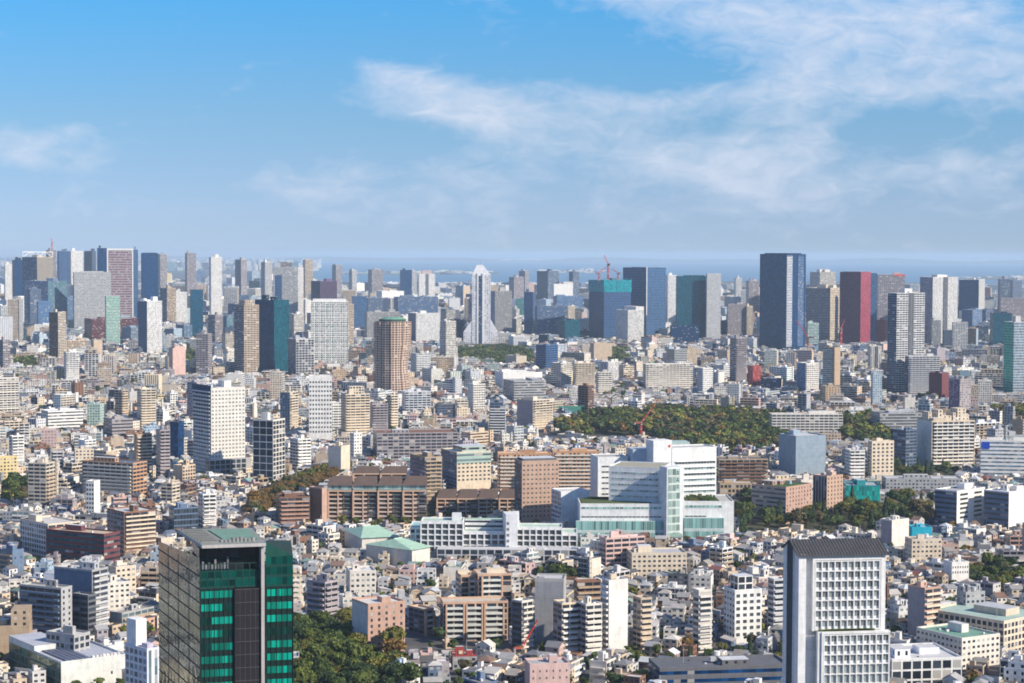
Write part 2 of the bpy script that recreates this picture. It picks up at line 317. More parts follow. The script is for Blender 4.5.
def tank(P, x, y, z, s=1.0, par=None):
    t = P.new('water_tank', par); c = jit(rnd.choice([COL['white'], COL['lightgrey'], COL['paleblue'], COL['cream']]))
    for a in (-.8, .8):
        for b_ in (-.8, .8): t.box(x+a*s-.1, x+a*s+.1, y+b_*s-.1, y+b_*s+.1, z, z+.8*s, COL['darkgrey'])
    if rnd.random() < .5: t.cyl(x, y, z+.8*s, z+3*s, 1.3*s, c, 10)
    else: t.box(x-1.4*s, x+1.4*s, y-1.2*s, y+1.2*s, z+.8*s, z+2.9*s, c)
def gear(P, x0, x1, y0, y1, z, col, big=1.0, n=None, roofc=None, par=None):
    w, d = x1-x0, y1-y0
    if w < 6 or d < 6: return
    k = n if n is not None else rnd.choice([1, 1, 2])
    for i in range(k):
        a = P.new('plant_room', par)
        pw, pd, ph = w*rnd.uniform(.18, .34), d*rnd.uniform(.25, .45), rnd.uniform(2.6, 4.6)*big
        px_, py_ = x0+1.2+rnd.random()*(w-pw-2.4), y0+1.2+rnd.random()*(d-pd-2.4)
        a.box(px_, px_+pw, py_, py_+pd, z+.03, z+ph*(1+.001*i), col, rnd.choice(['blank', 'blank', 'slot']), top=jit(COL['lightgrey'], .1))
    u = None
    for i in range(rnd.randrange(2, 5)):
        u = P.new('air_conditioner', par)
        ax, ay = x0+1+rnd.random()*(w-3), y0+1+rnd.random()*(d-3); s = rnd.uniform(.6, 1.3)*min(big, 2)
        u.box(ax, ax+s*1.3, ay, ay+s, z+.03, z+s*rnd.uniform(.7, 1.2), jit(rnd.choice([COL['lightgrey'], COL['grey'], COL['white'], COL['darkgrey']]), .1))
    if rnd.random() < .55: tank(P, x0+w*rnd.uniform(.25, .75), y0+d*rnd.uniform(.25, .75), z+.03, rnd.uniform(.8, 1.2), par)
    if rnd.random() < .4:
        m = P.new('antenna', par); mx, my = x0+w*rnd.random()*.8+.5, y0+d*rnd.random()*.8+.5; m.bar((mx, my, z), (mx, my, z+rnd.uniform(4, 8)*big), .18*big, COL['grey'])
def balconies(P, a, b, z0, fh, n, col, dep=1.3, inset=.04, name='balcony', base=1.0, h=1.05):
    ln = math.hypot(b[0]-a[0], b[1]-a[1]); ux, uy = (b[0]-a[0])/ln, (b[1]-a[1])/ln; nx, ny = uy, -ux; i0 = ln*inset
    for k in range(n):
        z = z0+fh*k; q = P.new(name)
        A = (a[0]+ux*i0, a[1]+uy*i0); B = (b[0]-ux*i0, b[1]-uy*i0); A2 = (A[0]+nx*dep, A[1]+ny*dep); B2 = (B[0]+nx*dep, B[1]+ny*dep)
        for (p, r_) in ((A2, B2), (B2, B), (A, A2)): q.face([(*p, z), (*r_, z), (*r_, z+h), (*p, z+h)], col)
        q.face([(*A2, z+h), (*B2, z+h), (*B, z+h-.03), (*A, z+h-.03)], col); q.face([(*B2, z), (*A2, z), (*A, z), (*B, z)], col)
def H(name, cat, label, x0, xc, x1, yt, yb, st='grid', col='lightgrey', D=None, phi=None, gl='dark', stL=None, colL=None, stR=None, glL=None, fh=None, bay=None, depth=None, top=None, big=None, an=None,
      bal=None, balc=None, win=None, extra=None, plant=None, prot=True, crown=None, par=1.0):
    Y = D or yof(xc, yb, 8.0)
    cx, cy_, w, d, ph, z = solve(x0, xc, x1, yt, Y, phi, depth)
    root = thing(name, label, cat, (cx, cy_, 0), ph)
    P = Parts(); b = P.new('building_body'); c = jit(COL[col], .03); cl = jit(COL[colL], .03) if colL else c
    kw = {}; wf = [f for (f, *_) in (win or [])]; stF = 'blank' if 'F' in wf else st; stS = 'blank' if 'L' in wf else (stL or st)
    if fh: kw['fh'] = fh
    if bay: kw['bay'] = bay
    rc = jit(COL[top], .03) if top else jit(COL['lightgrey'], .15)
    zt = z-par
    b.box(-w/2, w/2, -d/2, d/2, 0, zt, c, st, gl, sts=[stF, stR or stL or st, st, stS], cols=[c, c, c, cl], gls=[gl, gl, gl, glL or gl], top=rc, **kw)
    rf_ = P.new('roof'); rf_.ring(-w/2-.06, w/2+.06, -d/2-.06, d/2+.06, zt+.02, par, .5, c, rc)
    bg_ = big or (1.0 if z < 50 else 1.6 if z < 100 else 2.2)
    if plant:
        for (u0, u1, v0, v1, hh, pc, ps) in plant: P.new('plant_room', rf_).box(-w/2+w*u0, -w/2+w*u1, -d/2+d*v0, -d/2+d*v1, zt+.03, zt+hh, jit(COL[pc], .04), ps, gl, top=jit(COL['lightgrey'], .1))
    else: gear(P, -w/2+1, w/2-1, -d/2+1, d/2-1, zt, jit(c, .1), bg_, par=rf_)
    if bal:
        n = max(2, min(40, round((zt-2)/(fh or 3.1)))); hh = (zt-2)/n; bc = jit(COL[balc or col], .03)
        if 'F' in bal: balconies(P, (-w/2, -d/2), (w/2, -d/2), 2, hh, n, bc)
        if 'L' in bal: balconies(P, (-w/2, d/2), (-w/2, -d/2), 2, hh, n, bc)
    if extra: extra(P, root, w, d, zt, c)
    P.link(root)
    if win:
        for (f, nc, nr, fw, fhh, kd, *pt) in win:
            p, q = ((-w/2, -d/2), (w/2, -d/2)) if f == 'F' else ((-w/2, d/2), (-w/2, -d/2))
            windows(root, p, q, nc, nr, max(2, zt-nr*(pt[0] if pt else 3.6)), zt-.6, fw, fhh, kd)
    footprint(cx, cy_, w, d, ph)
    if prot: protect(x0, x1, min(yb, 254.5+203*FPX/Y), Y-5)
    ANCH.append((an, (x0+x1)/2, yb, Y, label)) if an else None
    return root, w, d, zt
# ---- extras for some of them
def x_slot(P, root, w, d, z, c):
    P.new('glass_slot').box(-w/2+w*.08, -w/2+w*.36, -d/2-.5, -d/2+.1, z*.30, z*.88, COL['slate'], 'curtain', 'navy')
def x_crown(P, root, w, d, z, c):
    q = P.new('roof_frame')
    for x in (-w/2+1, 0, w/2-1):
        for y in (-d/2+1, d/2-1): q.bar((x, y, z), (x, y, z+16), 1.6, COL['white'])
    for y in (-d/2+1, d/2-1):
        q.bar((-w/2+1, y, z+16), (w/2-1, y, z+16), 1.8, COL['white']); q.bar((-w/2+1, y, z), (0, y, z+16), 1.4, COL['white']); q.bar((w/2-1, y, z), (0, y, z+16), 1.4, COL['white'])
def x_frame(P, root, w, d, z, c):
    q = P.new('white_frame')
    for (a, b_) in ((-w/2-.4, -w/2+3), (w/2-3, w/2+.4)): q.box(a, b_, -d/2-1.2, -d/2+.5, 0, z+1, COL['white'])
    q.box(-w/2+3.01, w/2-3.01, -d/2-1.2, -d/2+.5, z-4, z+1, COL['white'])
def x_strip(P, root, w, d, z, c):
    P.new('window_strip').box(-w/2-.6, -w/2+w*.28, -d/2-.7, -d/2+.1, z*.04, z*.985, COL['lightgrey'], 'ribbon', 'navy')
    P.new('window_strip').box(w/2-w*.42, w/2-w*.12, -d/2-.7, -d/2+.1, z*.04, z*.985, COL['slate'], 'ribbon', 'navy')
def x_fin(P, root, w, d, z, c):
    P.new('edge_fin').box(-w/2-1.2, -w/2+1.2, -d/2-1.5, -d/2+.5, 0, z+2, COL['white'])
def x_cap(P, root, w, d, z, c):
    P.new('dark_cap').box(-w/2-.5, -w/2+w*.02, -d/2+1, d/2+.5, z-5, z+3.2, COL['navy'], 'curtain', 'navy')
    q = P.new('podium'); q.box(-w/2-6, w/2+2, -d/2-9, -d/2-.2, 0, 18, COL['grey'], 'big', 'dark', top=COL['grey'])
def x_ribs(P, root, w, d, z, c):
    n = max(6, int(w/5)); q = P.new('facade_grid')
    for k in range(n+1):
        x = -w/2+w*k/n; q.box(x-.3, x+.3, -d/2-.6, -d/2+.05, 2, z-1, COL['white'])
    m = max(5, int(z/7.2))
    for k in range(m+1):
        zz = 2+(z-3)*k/m; q.box(-w/2-.4, w/2+.4, -d/2-.7, -d/2+.04, zz-.35, zz+.35, COL['white'])
def x_castle(P, root, w, d, z, c):
    kk = 1 if w > 40 else .38
    for (a, b_, h) in ((.02, .10, 9), (.25, .36, 11), (.36, .56, 5), (.60, .66, 8), (.70, .90, 12), (.9, .97, 6)):
        P.new('stair_head').box(-w/2+w*a, -w/2+w*b_, -d*.2+h*.01, d*.25, z, z+h*kk, c, 'slot')
def x_sign(P, root, w, d, z, c):
    P.new('blue_sign').box(-w/2+1, -w/2+8, -d/2-.5, -d/2+.02, z-7, z-.6, (.01, .06, .45))
def x_net(P, root, w, d, z, c):
    q = P.new('safety_net'); q.box(-w/2-1, w/2+1, -d/2-1.2, d/2+1, z-26, z+3, (.005, .17, .22), 'fins', (.005, .26, .31, .1), fh=3, bay=5)
    for k in range(12):
        x = -w/2+w*k/11; q.bar((x, -d/2-1.3, z+3), (x, -d/2-1.3, z+3+rnd.uniform(2, 8)), .9, (.02, .3, .4))
def x_spandrel(P, root, w, d, z, c):
    P.new('pink_wall').box(w/2-.02, w/2+1.0, -d/2+d*.02, d/2-d*.02, z*.06, z+2, COL['pink'])
def x_stripe(P, root, w, d, z, c):
    P.new('shaft_core').box(-w*.08, w*.10, -d/2-.9, -d/2+.05, 1, z+1, COL['darkgrey'], 'slot')
def x_step(P, root, w, d, z, c):
    P.new('upper_block').box(0, w/2-.1, -d/2+.1, d/2-.1, z+.03, z+9, c, 'slot')
def x_roofgreen(P, root, w, d, z, c):
    P.new('roof_garden').box(-w/2+1.2, w/2-1.2, -d/2+1.2, d/2-1.2, z+.03, z+.5, (.06, .12, .03))
def x_turret(P, root, w, d, z, c):
    P.new('crown_block').box(-w*.3, w*.3, -d*.3, d*.3, z+.03, z+9, c, 'grid')
def x_red(P, root, w, d, z, c):
    P.new('red_band').box(w*.1, w/2+.4, -d/2-.4, d/2+.4, z-3, z+1.6, (.6, .10, .08))
def x_seams(P, root, w, d, z, c):
    q = P.new('cladding_rib')
    for k in range(22):
        x = -w/2+w*(k+.5)/22; q.box(x-.12, x+.12, -d/2-.22, -d/2-.01, 1, z-.4, COL['lightgrey'])
def x_colonnade(P, root, w, d, z, c):
    for k in range(14): P.new('wall_pier').box(-w/2+w*k/13-.5, -w/2+w*k/13+.5, -d/2-.7, -d/2, 0, z, c)
T, A, O_ = 'office_tower', 'apartment_tower', 'apartment_building'
# ---------------- far skyline, from the western edge
H(T, 'tower', 'pale tower slice at the very edge of the skyline, white with few windows', 4, 5, 13, 264, 300, 'vert', 'white', gl='light', D=6200)
H(T, 'tower', 'dark blue glass tower beside the pale tower at the skyline edge', 12, 15, 23, 260, 297, 'curtain', 'navy', D=6100, gl='navy')
H(T, 'tower', 'grey tower with shaded side and bright ribbed front under a white roof truss', 22, 37, 53, 257, 282, 'fins', 'cream', D=5800, stL='grid', colL='slate', extra=x_crown, an='the truss-crowned tower')  # slate left wall puts that side's shade into its colour
H(T, 'tower', 'unfinished dark tower carrying the red crane on the skyline', 46, 49, 56, 250, 280, 'grid', 'mauve', D=6300)
H(T, 'tower', 'slate blue tower with dark fins between the truss tower and the white curved tower', 57, 59, 69, 251, 283, 'fins', 'slate', D=6200, gl='navy')
H(T, 'tower', 'white rounded tower with vertical ribs on the skyline', 69, 71, 83, 251, 272, 'vert', 'white', D=6300, gl='light')
H(T, 'tower', 'small slate tower just west of the striped office slab', 84, 92, 96, 251, 272, 'fins', 'slate', D=6400)
H(T, 'tower', 'narrow deep blue glass shaft touching the striped office slab', 97, 98, 107, 248, 274, 'curtain', 'navy', D=5600, gl='navy')
H(T, 'tower', 'tall office slab with maroon horizontal stripes in a white frame', 106, 107, 133, 248.5, 315, 'ribbon', 'mauve', D=5500, gl=(.20, .06, .10, .1), phi=11, stR='curtain', extra=x_frame, an='the striped office slab', fh=7)
H(T, 'tower', 'blue glass flank tower directly behind the striped office slab', 130, 131, 138, 249.5, 305, 'curtain', 'slate', D=5650, gl='blue')
H(T, 'tower', 'wide plain grey concrete slab with a fine window grid', 73, 74, 111, 272, 328, 'dense', 'grey', D=5000, fh=4, an='the wide grey slab', gl=(.18, .2, .22, .1), plant=[(.2, .8, .3, .7, 3, 'grey', 'blank')])
H(T, 'tower', 'grey green glass block with a squared pale teal end', 24, 48, 67, 281, 320, 'ribbon', 'slate', D=5000, gl='green', colL='slate', glL='navy', fh=5)
H(T, 'tower', 'blue grey block with stepped top before the teal ended glass block', 27, 30, 41, 289, 320, 'ribbon', 'slate', D=4800)
H(T, 'tower', 'short dark blue office block with horizontal bands near the teal ended glass block', 37, 38, 51, 301, 324, 'ribbon', 'blue', D=4700, gl='navy')
H('office_building', 'building', 'low maroon block spreading at the foot of the striped office slab', 80, 92, 138, 319, 342, 'ribbon', 'maroon', D=4700, depth=60, gl='black')
H(T, 'tower', 'slim pale teal tower with a rounded glass front', 105, 106, 120, 296, 345, 'ribbon', 'palegreen', D=4450, gl='green', an='the slim teal tower')
H(T, 'tower', 'white ribbed tower with navy flank in front of the deep blue tower', 138, 147, 162, 301, 352, 'fins', 'white', gl='light', colL='slate', glL='navy', an='the white ribbed tower')
H(T, 'tower', 'tall plain deep blue glass tower on the skyline', 141, 142, 158, 253, 300, 'curtain', 'navy', D=5500, gl='navy', an='the deep blue tower', plant=[(.1, .9, .2, .8, 2, 'navy', 'blank')])
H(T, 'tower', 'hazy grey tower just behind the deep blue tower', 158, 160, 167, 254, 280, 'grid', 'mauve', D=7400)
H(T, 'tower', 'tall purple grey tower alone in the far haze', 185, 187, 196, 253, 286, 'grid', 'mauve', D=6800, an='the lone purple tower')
H(A, 'tower', 'slender bright white tower rising alone above the haze', 209, 211, 222, 257, 315, 'vert', 'white', D=5600, gl='light', an='the slender white tower')
H(A, 'tower', 'brownish grey tower with darker flank between the slender white tower and the slotted tower', 235, 241, 247, 259.5, 284, 'grid', 'mauve', D=7000)
H(T, 'tower', 'blue green glass tower with a flat top standing alone', 190, 191, 203, 289.5, 338, 'curtain', 'darkteal', D=4700, gl=(.005, .07, .14, .15), an='the blue green tower')
H(T, 'tower', 'white banded tower behind the white ribbed tower', 175, 176, 187, 292, 318, 'vert', 'white', D=5300, gl='light')
H(A, 'tower', 'tan and slate twin faced tower behind the white ribbed tower', 160, 167, 176, 288, 322, 'grid', 'tan', D=5200, colL='slate')
H(A, 'tower', 'grey apartment tower with open balconies east of the blue green tower', 208, 215, 223, 315, 346, 'balc', 'mauve', D=4500)
H(A, 'tower', 'brown sided apartment tower with cream lit face on the low western rise', 49, 58, 66, 312, 357, 'balc', 'cream', colL='brown', stL='punch', an='the brown sided tower')
H(A, 'tower', 'pinkish apartment tower with ribbed cream face beside the dark teal twin towers', 234, 244, 259, 305, 372, 'balc', 'beige', colL='mauve', stL='balc', phi=38, an='the pinkish ribbed tower', extra=x_turret)  # flank coloured duller than the front to stand for shade
H(A, 'tower', 'pale grey apartment tower with fine balconies below the blue green tower', 196, 208, 212, 334, 373, 'balc', 'mauve')
H(O_, 'building', 'small white apartment block with stepped roof west of the brown sided tower foot', 64, 66, 79, 352, 379, 'balc', 'white', bal='F')
H(A, 'tower', 'cream gridded tower cut by the western edge of the view', -6, -5, 19, 378, 412, 'big', 'offwhite', bal='F', an='the cream edge tower')
H(A, 'tower', 'mauve apartment tower at the western edge above the woods', -4, 3, 10, 340, 368, 'balc', 'mauve')
# ---------------- middle skyline
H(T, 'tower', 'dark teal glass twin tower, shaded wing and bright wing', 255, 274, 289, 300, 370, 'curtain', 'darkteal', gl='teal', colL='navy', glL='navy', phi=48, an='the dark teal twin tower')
H(T, 'tower', 'tall pale grey tower with a dark vertical slot in its front', 272, 273, 298, 267, 306, 'grid', 'lightgrey', D=5200, phi=4, extra=x_slot, an='the slotted grey tower', plant=[(.3, .75, .3, .7, 14, 'mauve', 'grid')])
H(T, 'tower', 'white ended flank tower joined to the slotted grey tower', 297, 298, 303.5, 267.5, 300, 'vert', 'white', D=5230, gl='light')
H(T, 'tower', 'beige tower in the haze just behind the slotted grey tower', 303, 305, 313, 260, 284, 'grid', 'beige', D=6700)
H(T, 'tower', 'pale grey tower in the haze west of the slotted grey tower', 261, 265, 272, 262, 286, 'grid', 'lightgrey', D=6700)
H(T, 'tower', 'dark purple glass block in three ribbed sections', 311, 320, 337, 281, 301, 'fins', 'purple', D=5100, gl='black', an='the dark purple block')
H(T, 'tower', 'broad white office block with an even green glazed window grid', 310, 311, 348, 301, 361, 'grid', 'white', phi=6, gl=(.03, .10, .09, .1), depth=26, extra=x_ribs, an='the white grid block', fh=4.2, plant=[(.05, .95, .2, .8, 5, 'white', 'blank')])
H(T, 'tower', 'beige grey flank block leaning against the white grid block', 347, 348, 354, 304, 350, 'ribbon', 'beige', D=4450)
H(A, 'tower', 'white barrel shaped apartment tower beside the white grid block', 289, 294, 304, 314, 342, 'balc', 'offwhite', D=4700)
H(T, 'tower', 'squat office tower with white grid front and dark glazed flank', 288, 296, 314, 339, 373, 'big', 'lightgrey', colL='slate', stL='ribbon', an='the squat gridded tower')
H(T, 'tower', 'wide grey office block behind the brown faceted tower', 365, 367, 400, 312, 347, 'dense', 'grey', D=4700, gl='dark')
H('office_building', 'building', 'blue grey glass block low on the skyline west of the faceted tower', 352, 353, 367, 296, 328, 'curtain', 'slate', D=5400, gl='blue')
H('office_building', 'building', 'dark ribbon windowed block behind the wide grey office block', 367, 368, 383, 298, 318, 'ribbon', 'slate', D=5600)
H('office_building', 'building', 'long dark slate block in front of the bay', 396, 398, 438, 297, 314, 'ribbon', 'slate', D=5600, depth=40, gl='navy')
H('office_building', 'hall', 'broad white roofed hall between the faceted tower and the bay', 381, 382, 404, 291, 297, 'blank', 'white', D=6400, depth=60, top='white')
H(T, 'tower', 'white tower with vertical stripes and slate flank east of the faceted tower', 408, 416, 440, 313, 347, 'vert', 'white', gl='light', colL='slate', stL='curtain', glL='navy', D=4600)
H(A, 'tower', 'cream slab tower with punched windows east of the vertical striped white tower', 440, 446, 456, 321, 355, 'grid', 'offwhite')
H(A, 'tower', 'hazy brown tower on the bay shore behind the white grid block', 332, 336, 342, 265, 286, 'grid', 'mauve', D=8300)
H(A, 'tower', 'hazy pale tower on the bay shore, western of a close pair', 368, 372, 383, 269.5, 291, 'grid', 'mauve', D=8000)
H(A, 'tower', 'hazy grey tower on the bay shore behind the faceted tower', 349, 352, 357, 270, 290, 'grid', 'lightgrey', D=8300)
H(T, 'tower', 'dark blue tower on the bay shore', 400, 401, 412, 270, 291, 'curtain', 'navy', D=7600, gl='navy', an='the dark bay tower')
H(T, 'tower', 'grey flank tower beside the dark blue bay tower', 411, 412, 417, 271, 290, 'grid', 'lightgrey', D=7650)
H(T, 'tower', 'white tower with a mauve central stripe on the bay shore', 418, 419, 435, 274, 295, 'vert', 'white', gl='light', D=6900, extra=x_stripe, plant=[(.2, .8, .2, .8, 14, 'pink', 'grid')])
H(T, 'tower', 'grey office tower with dark flank east of the tall winged tower', 490, 495, 512, 291, 330, 'dense', 'grey', D=5000, colL='slate', glL='navy', an='the grey tower by the winged tower')
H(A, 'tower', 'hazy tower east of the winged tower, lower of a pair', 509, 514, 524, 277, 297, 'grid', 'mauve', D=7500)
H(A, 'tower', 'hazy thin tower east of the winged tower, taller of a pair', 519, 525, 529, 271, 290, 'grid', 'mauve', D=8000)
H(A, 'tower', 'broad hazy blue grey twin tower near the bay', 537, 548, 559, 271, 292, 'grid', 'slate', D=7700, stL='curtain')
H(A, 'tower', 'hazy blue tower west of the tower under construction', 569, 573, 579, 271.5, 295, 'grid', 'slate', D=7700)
H('office_building', 'building', 'stepped white block on the bay shore', 552, 554, 573, 284, 298, 'blank', 'white', D=7200, extra=x_step)
H('office_building', 'building', 'long low blue block near the bay', 555, 557, 583, 296, 304, 'ribbon', 'blue', D=6500, gl='navy', depth=40)
H('office_building', 'building', 'dark slab with lighter flank above the wooded patch east of the winged tower', 524, 533, 536, 292, 333, 'curtain', 'slate', D=5000, gl='navy')
H('office_building', 'building', 'broad grey teal office block with stepped roof', 535, 537, 567, 306, 332, 'ribbon', 'slate', D=4950, gl='navy', an='the grey teal block')
H('office_building', 'building', 'thin beige block wedged beside the grey teal office block', 567, 568, 575, 306, 321, 'grid', 'cream', D=5300)
H('office_building', 'building', 'teal glass block at the foot of the tower under construction', 557, 565, 580, 320, 342, 'curtain', 'darkteal', gl='teal', D=4800)
H(T, 'tower', 'tower under construction wrapped in turquoise netting at the top', 589, 604, 631, 281, 341, 'curtain', 'slate', D=4800, gl='navy', extra=x_net, an='the netted construction tower', glL='navy', colL='navy')
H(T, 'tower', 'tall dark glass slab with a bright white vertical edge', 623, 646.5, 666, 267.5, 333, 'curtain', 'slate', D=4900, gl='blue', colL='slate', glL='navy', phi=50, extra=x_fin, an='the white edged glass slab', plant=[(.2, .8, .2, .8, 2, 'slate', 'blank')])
H(T, 'tower', 'white blank walled tower stepping up eastward', 616, 628, 644, 310, 344, 'fins', 'white', gl='light', D=4600, colL='lightgrey', stL='vert', extra=x_step, an='the stepped white tower')
H(T, 'tower', 'slim white tower behind the dark slabs', 666, 668, 677, 275, 320, 'vert', 'white', D=5600, gl='light')
H(T, 'tower', 'dark blue green glass tower with a recessed top', 676, 677, 706, 276, 340, 'curtain', 'darkteal', D=4800, gl=(.005, .07, .11, .15), an='the blue green slab', plant=[(.25, .95, .2, .9, 3, 'navy', 'curtain')])
H(T, 'tower', 'flat grey concrete flank tower with a pale rim against the blue green slab', 706, 707, 721, 273.5, 340, 'dense', 'lightgrey', D=4790, gl=(.2, .22, .23, .1))
H('office_building', 'building', 'low dark ribbon windowed block before the blue green slab', 670, 671, 699, 325, 347, 'ribbon', 'navy', D=4550, gl='navy')
H(A, 'tower', 'purple grey slab west of the tall black glass tower', 727, 728, 746, 304, 334, 'dense', 'mauve', D=5000)
H(A, 'tower', 'cream slab with window columns touching the purple grey slab', 745, 747, 753, 306, 332, 'vert', 'cream', D=5000)
H(A, 'tower', 'hazy grey tower behind the cream slab', 746, 749, 759, 281, 310, 'grid', 'mauve', D=6200)
H('office_building', 'building', 'small white block on the bay shore between two dark towers', 734, 736, 742, 278, 294, 'vert', 'white', D=7500)
H(A, 'tower', 'grey rounded apartment tower in the middle of low houses', 730, 736, 747, 338, 380, 'balc', 'mauve', an='the grey rounded tower', bal='F')
H(T, 'tower', 'tallest black blue glass tower with a bright strip of balconies', 760, 787, 806, 254, 347, 'curtain', 'navy', gl='navy', colL='navy', glL=(.02, .08, .17, .4), phi=50, extra=x_strip, an='the tall black glass tower', plant=[(.1, .9, .1, .9, 3, 'navy', 'blank')])
H('office_building', 'building', 'teal grey office block at the foot of the tall black glass tower', 806, 808, 819, 323, 350, 'ribbon', 'palegreen', gl='navy', D=4500)
H(T, 'tower', 'office tower with shade-toned ribbed flank and bright cream face', 806, 829, 840, 288, 343, 'dense', 'cream', D=4700, colL='mauve', stL='dense', an='the cream faced tower', fh=4)  # mauve left wall is shade painted into the colour
H(A, 'tower', 'hazy cream topped apartment tower behind the cream faced tower', 810, 820, 836, 272, 292, 'balc', 'offwhite', D=5800)
H(T, 'tower', 'purple glass tower with a bright pink flank', 840, 861, 871, 272, 352, 'curtain', 'rose', D=4600, gl=(.30, .05, .075, .05), colL='maroon', glL=(.10, .012, .06, .15), phi=58, an='the purple and pink tower', plant=[(.1, .9, .1, .9, 2, 'purple', 'blank')])
H(T, 'tower', 'slate blue glass tower joined behind the pink flank', 870, 871, 877, 273, 350, 'curtain', 'slate', D=4680, gl='blue')
H(A, 'tower', 'mauve balconied tower with a red band at the roof corner', 876, 878, 905, 274.5, 330, 'balc', 'mauve', D=5200, extra=x_red)
H('office_building', 'building', 'short crimson block with a pink edge under the mauve tower', 876, 885, 888, 320, 346, 'curtain', 'red', D=4700, gl=(.3, .01, .03, .1))
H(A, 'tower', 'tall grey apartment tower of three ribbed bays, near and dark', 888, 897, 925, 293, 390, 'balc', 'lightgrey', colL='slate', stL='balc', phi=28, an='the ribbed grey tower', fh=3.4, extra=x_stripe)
H(A, 'tower', 'gleaming white twin ribbed apartment tower with slate flank', 920, 933, 958, 277, 352, 'vert', 'white', D=4600, gl='light', colL='slate', stL='grid', an='the gleaming white tower', extra=x_stripe)
H(T, 'tower', 'dark blue slab with a white and brown edge near the eastern end', 959, 979, 985, 279.5, 306, 'vert', 'white', D=5900, colL='navy', stL='curtain', glL='navy', phi=66, an='the dark blue end slab')
H(T, 'tower', 'small slate tower near the eastern end of the skyline', 998, 1000, 1010, 279, 302, 'grid', 'slate', D=6000)
H(T, 'tower', 'blue glass tower with pale cap at the eastern edge', 1010, 1013, 1022, 280, 300, 'curtain', 'lightgrey', D=6000, gl='blue')
H('office_building', 'building', 'broad purple grey block at the eastern edge', 1000, 1001, 1030, 298, 330, 'ribbon', 'mauve', D=4900)
H(T, 'tower', 'dark teal rounded block behind the bright green tower', 990, 993, 1012, 313, 345, 'curtain', 'navy', D=4500, gl='teal')
H(T, 'tower', 'bright green glass tower at the eastern edge with a pale gridded face', 1004, 1014, 1032, 322, 390, 'curtain', 'lightgrey', gl='sky', colL='green', glL=(.01, .30, .24, .3), an='the bright green tower')
H(A, 'tower', 'plain grey apartment tower at the foot of the gleaming white tower', 929, 932, 941, 320, 353, 'vert', 'grey', D=4450)
H(A, 'tower', 'light grey apartment block east of the gleaming white tower', 952, 953, 968, 322, 356, 'balc', 'lightgrey', D=4350)
H('office_building', 'building', 'slate office block between the white tower and the light grey block', 943, 944, 953, 330, 352, 'curtain', 'slate', D=4480)
H(A, 'apartments', 'triple bay grey apartment block in front of the ribbed grey tower', 905, 909, 940, 356, 391, 'balc', 'lightgrey', bal='F', colL='slate')
H(A, 'tower', 'cream and brown striped small tower below the crimson block', 868, 871, 882, 346, 366, 'vert', 'offwhite', extra=x_stripe)
H(A, 'tower', 'pale blue white tower beside the ribbed grey tower foot', 871, 873, 882, 374, 401, 'punch', 'paleblue')
H(O_, 'apartments', 'white twin blocks with bright blue shaded wall', 797, 806, 819, 363, 389, 'punch', 'white', colL='blue', bal='F')
H(O_, 'building', 'square red brown block among low houses', 929, 942, 949, 373, 396, 'blank', 'maroon', colL='maroon')
H(O_, 'building', 'dark purple block next to the square red brown block', 949, 960, 971, 379, 411, 'punch', 'mauve', colL='purple')
# ---------------- middle distance, west to east
H(A, 'tower', 'tan apartment tower with stacked balconies west of the cream tower pair', 115, 122, 128, 390, 416, 'balc', 'beige', bal='F')
H(A, 'tower', 'cream white apartment tower, brighter of the western pair', 137, 141, 156, 389, 424, 'balc', 'cream', bal='F', an='the bright cream pair tower')
H(O_, 'building', 'pale green grey apartment block with plain flank below the tan tower', 87, 100, 104, 404, 424, 'punch', 'palegreen')
H(O_, 'building', 'plain grey institutional block with flat roof below the tan tower', 110, 112, 133, 419, 436, 'ribbon', 'mauve', depth=30)
H(O_, 'building', 'long white clinic block with a flat roof on the western rise', 46, 48, 83, 411, 427, 'ribbon', 'white', depth=25)
H(O_, 'building', 'white sloping slab block tilted at the western edge', 9, 12, 24, 436, 458, 'balc', 'white', bal='F')
H(A, 'tower', 'salmon balconied apartment tower', 134, 137, 152, 434, 465, 'balc', 'orange', bal='F', balc='cream', an='the salmon balconied tower')
H(A, 'tower', 'grey apartment tower with white balconies between salmon tower and dark glass building', 156, 160, 170, 430, 477, 'balc', 'mauve', bal='F', an='the grey balconied tower')
H('office_building', 'building', 'dark blue glass building with reflective front', 170, 178, 184, 422, 456, 'curtain', 'navy', gl='navy')
H(A, 'tower', 'large white tower with balconied flank, dark cap and squared window front', 193, 211, 245, 388, 470, 'big', 'offwhite', colL='lightgrey', stL='balc', phi=35, extra=x_cap, bal='L', balc='white', an='the large white capped tower', fh=3.6, win=[('F', 10, 20, .55, .44, 'pale')])
H(A, 'tower', 'white square tower with punched windows and a blank parapet band', 307, 309, 332, 376, 438, 'blank', 'white', phi=6, an='the white punched tower', win=[('F', 8, 12, .58, .42, 'dark', 5.0)], depth=24, par=3.5)
H(O_, 'apartments', 'pair of slim apartment blocks, slate flank and cream face', 280, 290, 298, 392, 430, 'balc', 'cream', colL='slate', stL='punch', bal='F')
H(T, 'building', 'office tower with a white framed grid over black glass', 253, 273, 285, 420, 476, 'big', 'offwhite', colL='white', glL=(.03, .05, .08, .15), stL='frame', phi=68, an='the framed black glass tower')
H(O_, 'apartments', 'tan multi step apartment cluster with many balconies', 341, 346, 370, 394, 434, 'balc', 'cream', bal='F', extra=x_turret, an='the tan stepped cluster')
H(O_, 'apartments', 'narrow yellow beige apartment tower by the tan stepped cluster', 387, 391, 398, 395, 426, 'balc', 'cream', bal='F')
H(O_, 'apartments', 'brownish grey apartment block between the tan cluster and the pale peach tower', 368, 372, 388, 404, 428, 'balc', 'mauve', bal='F')
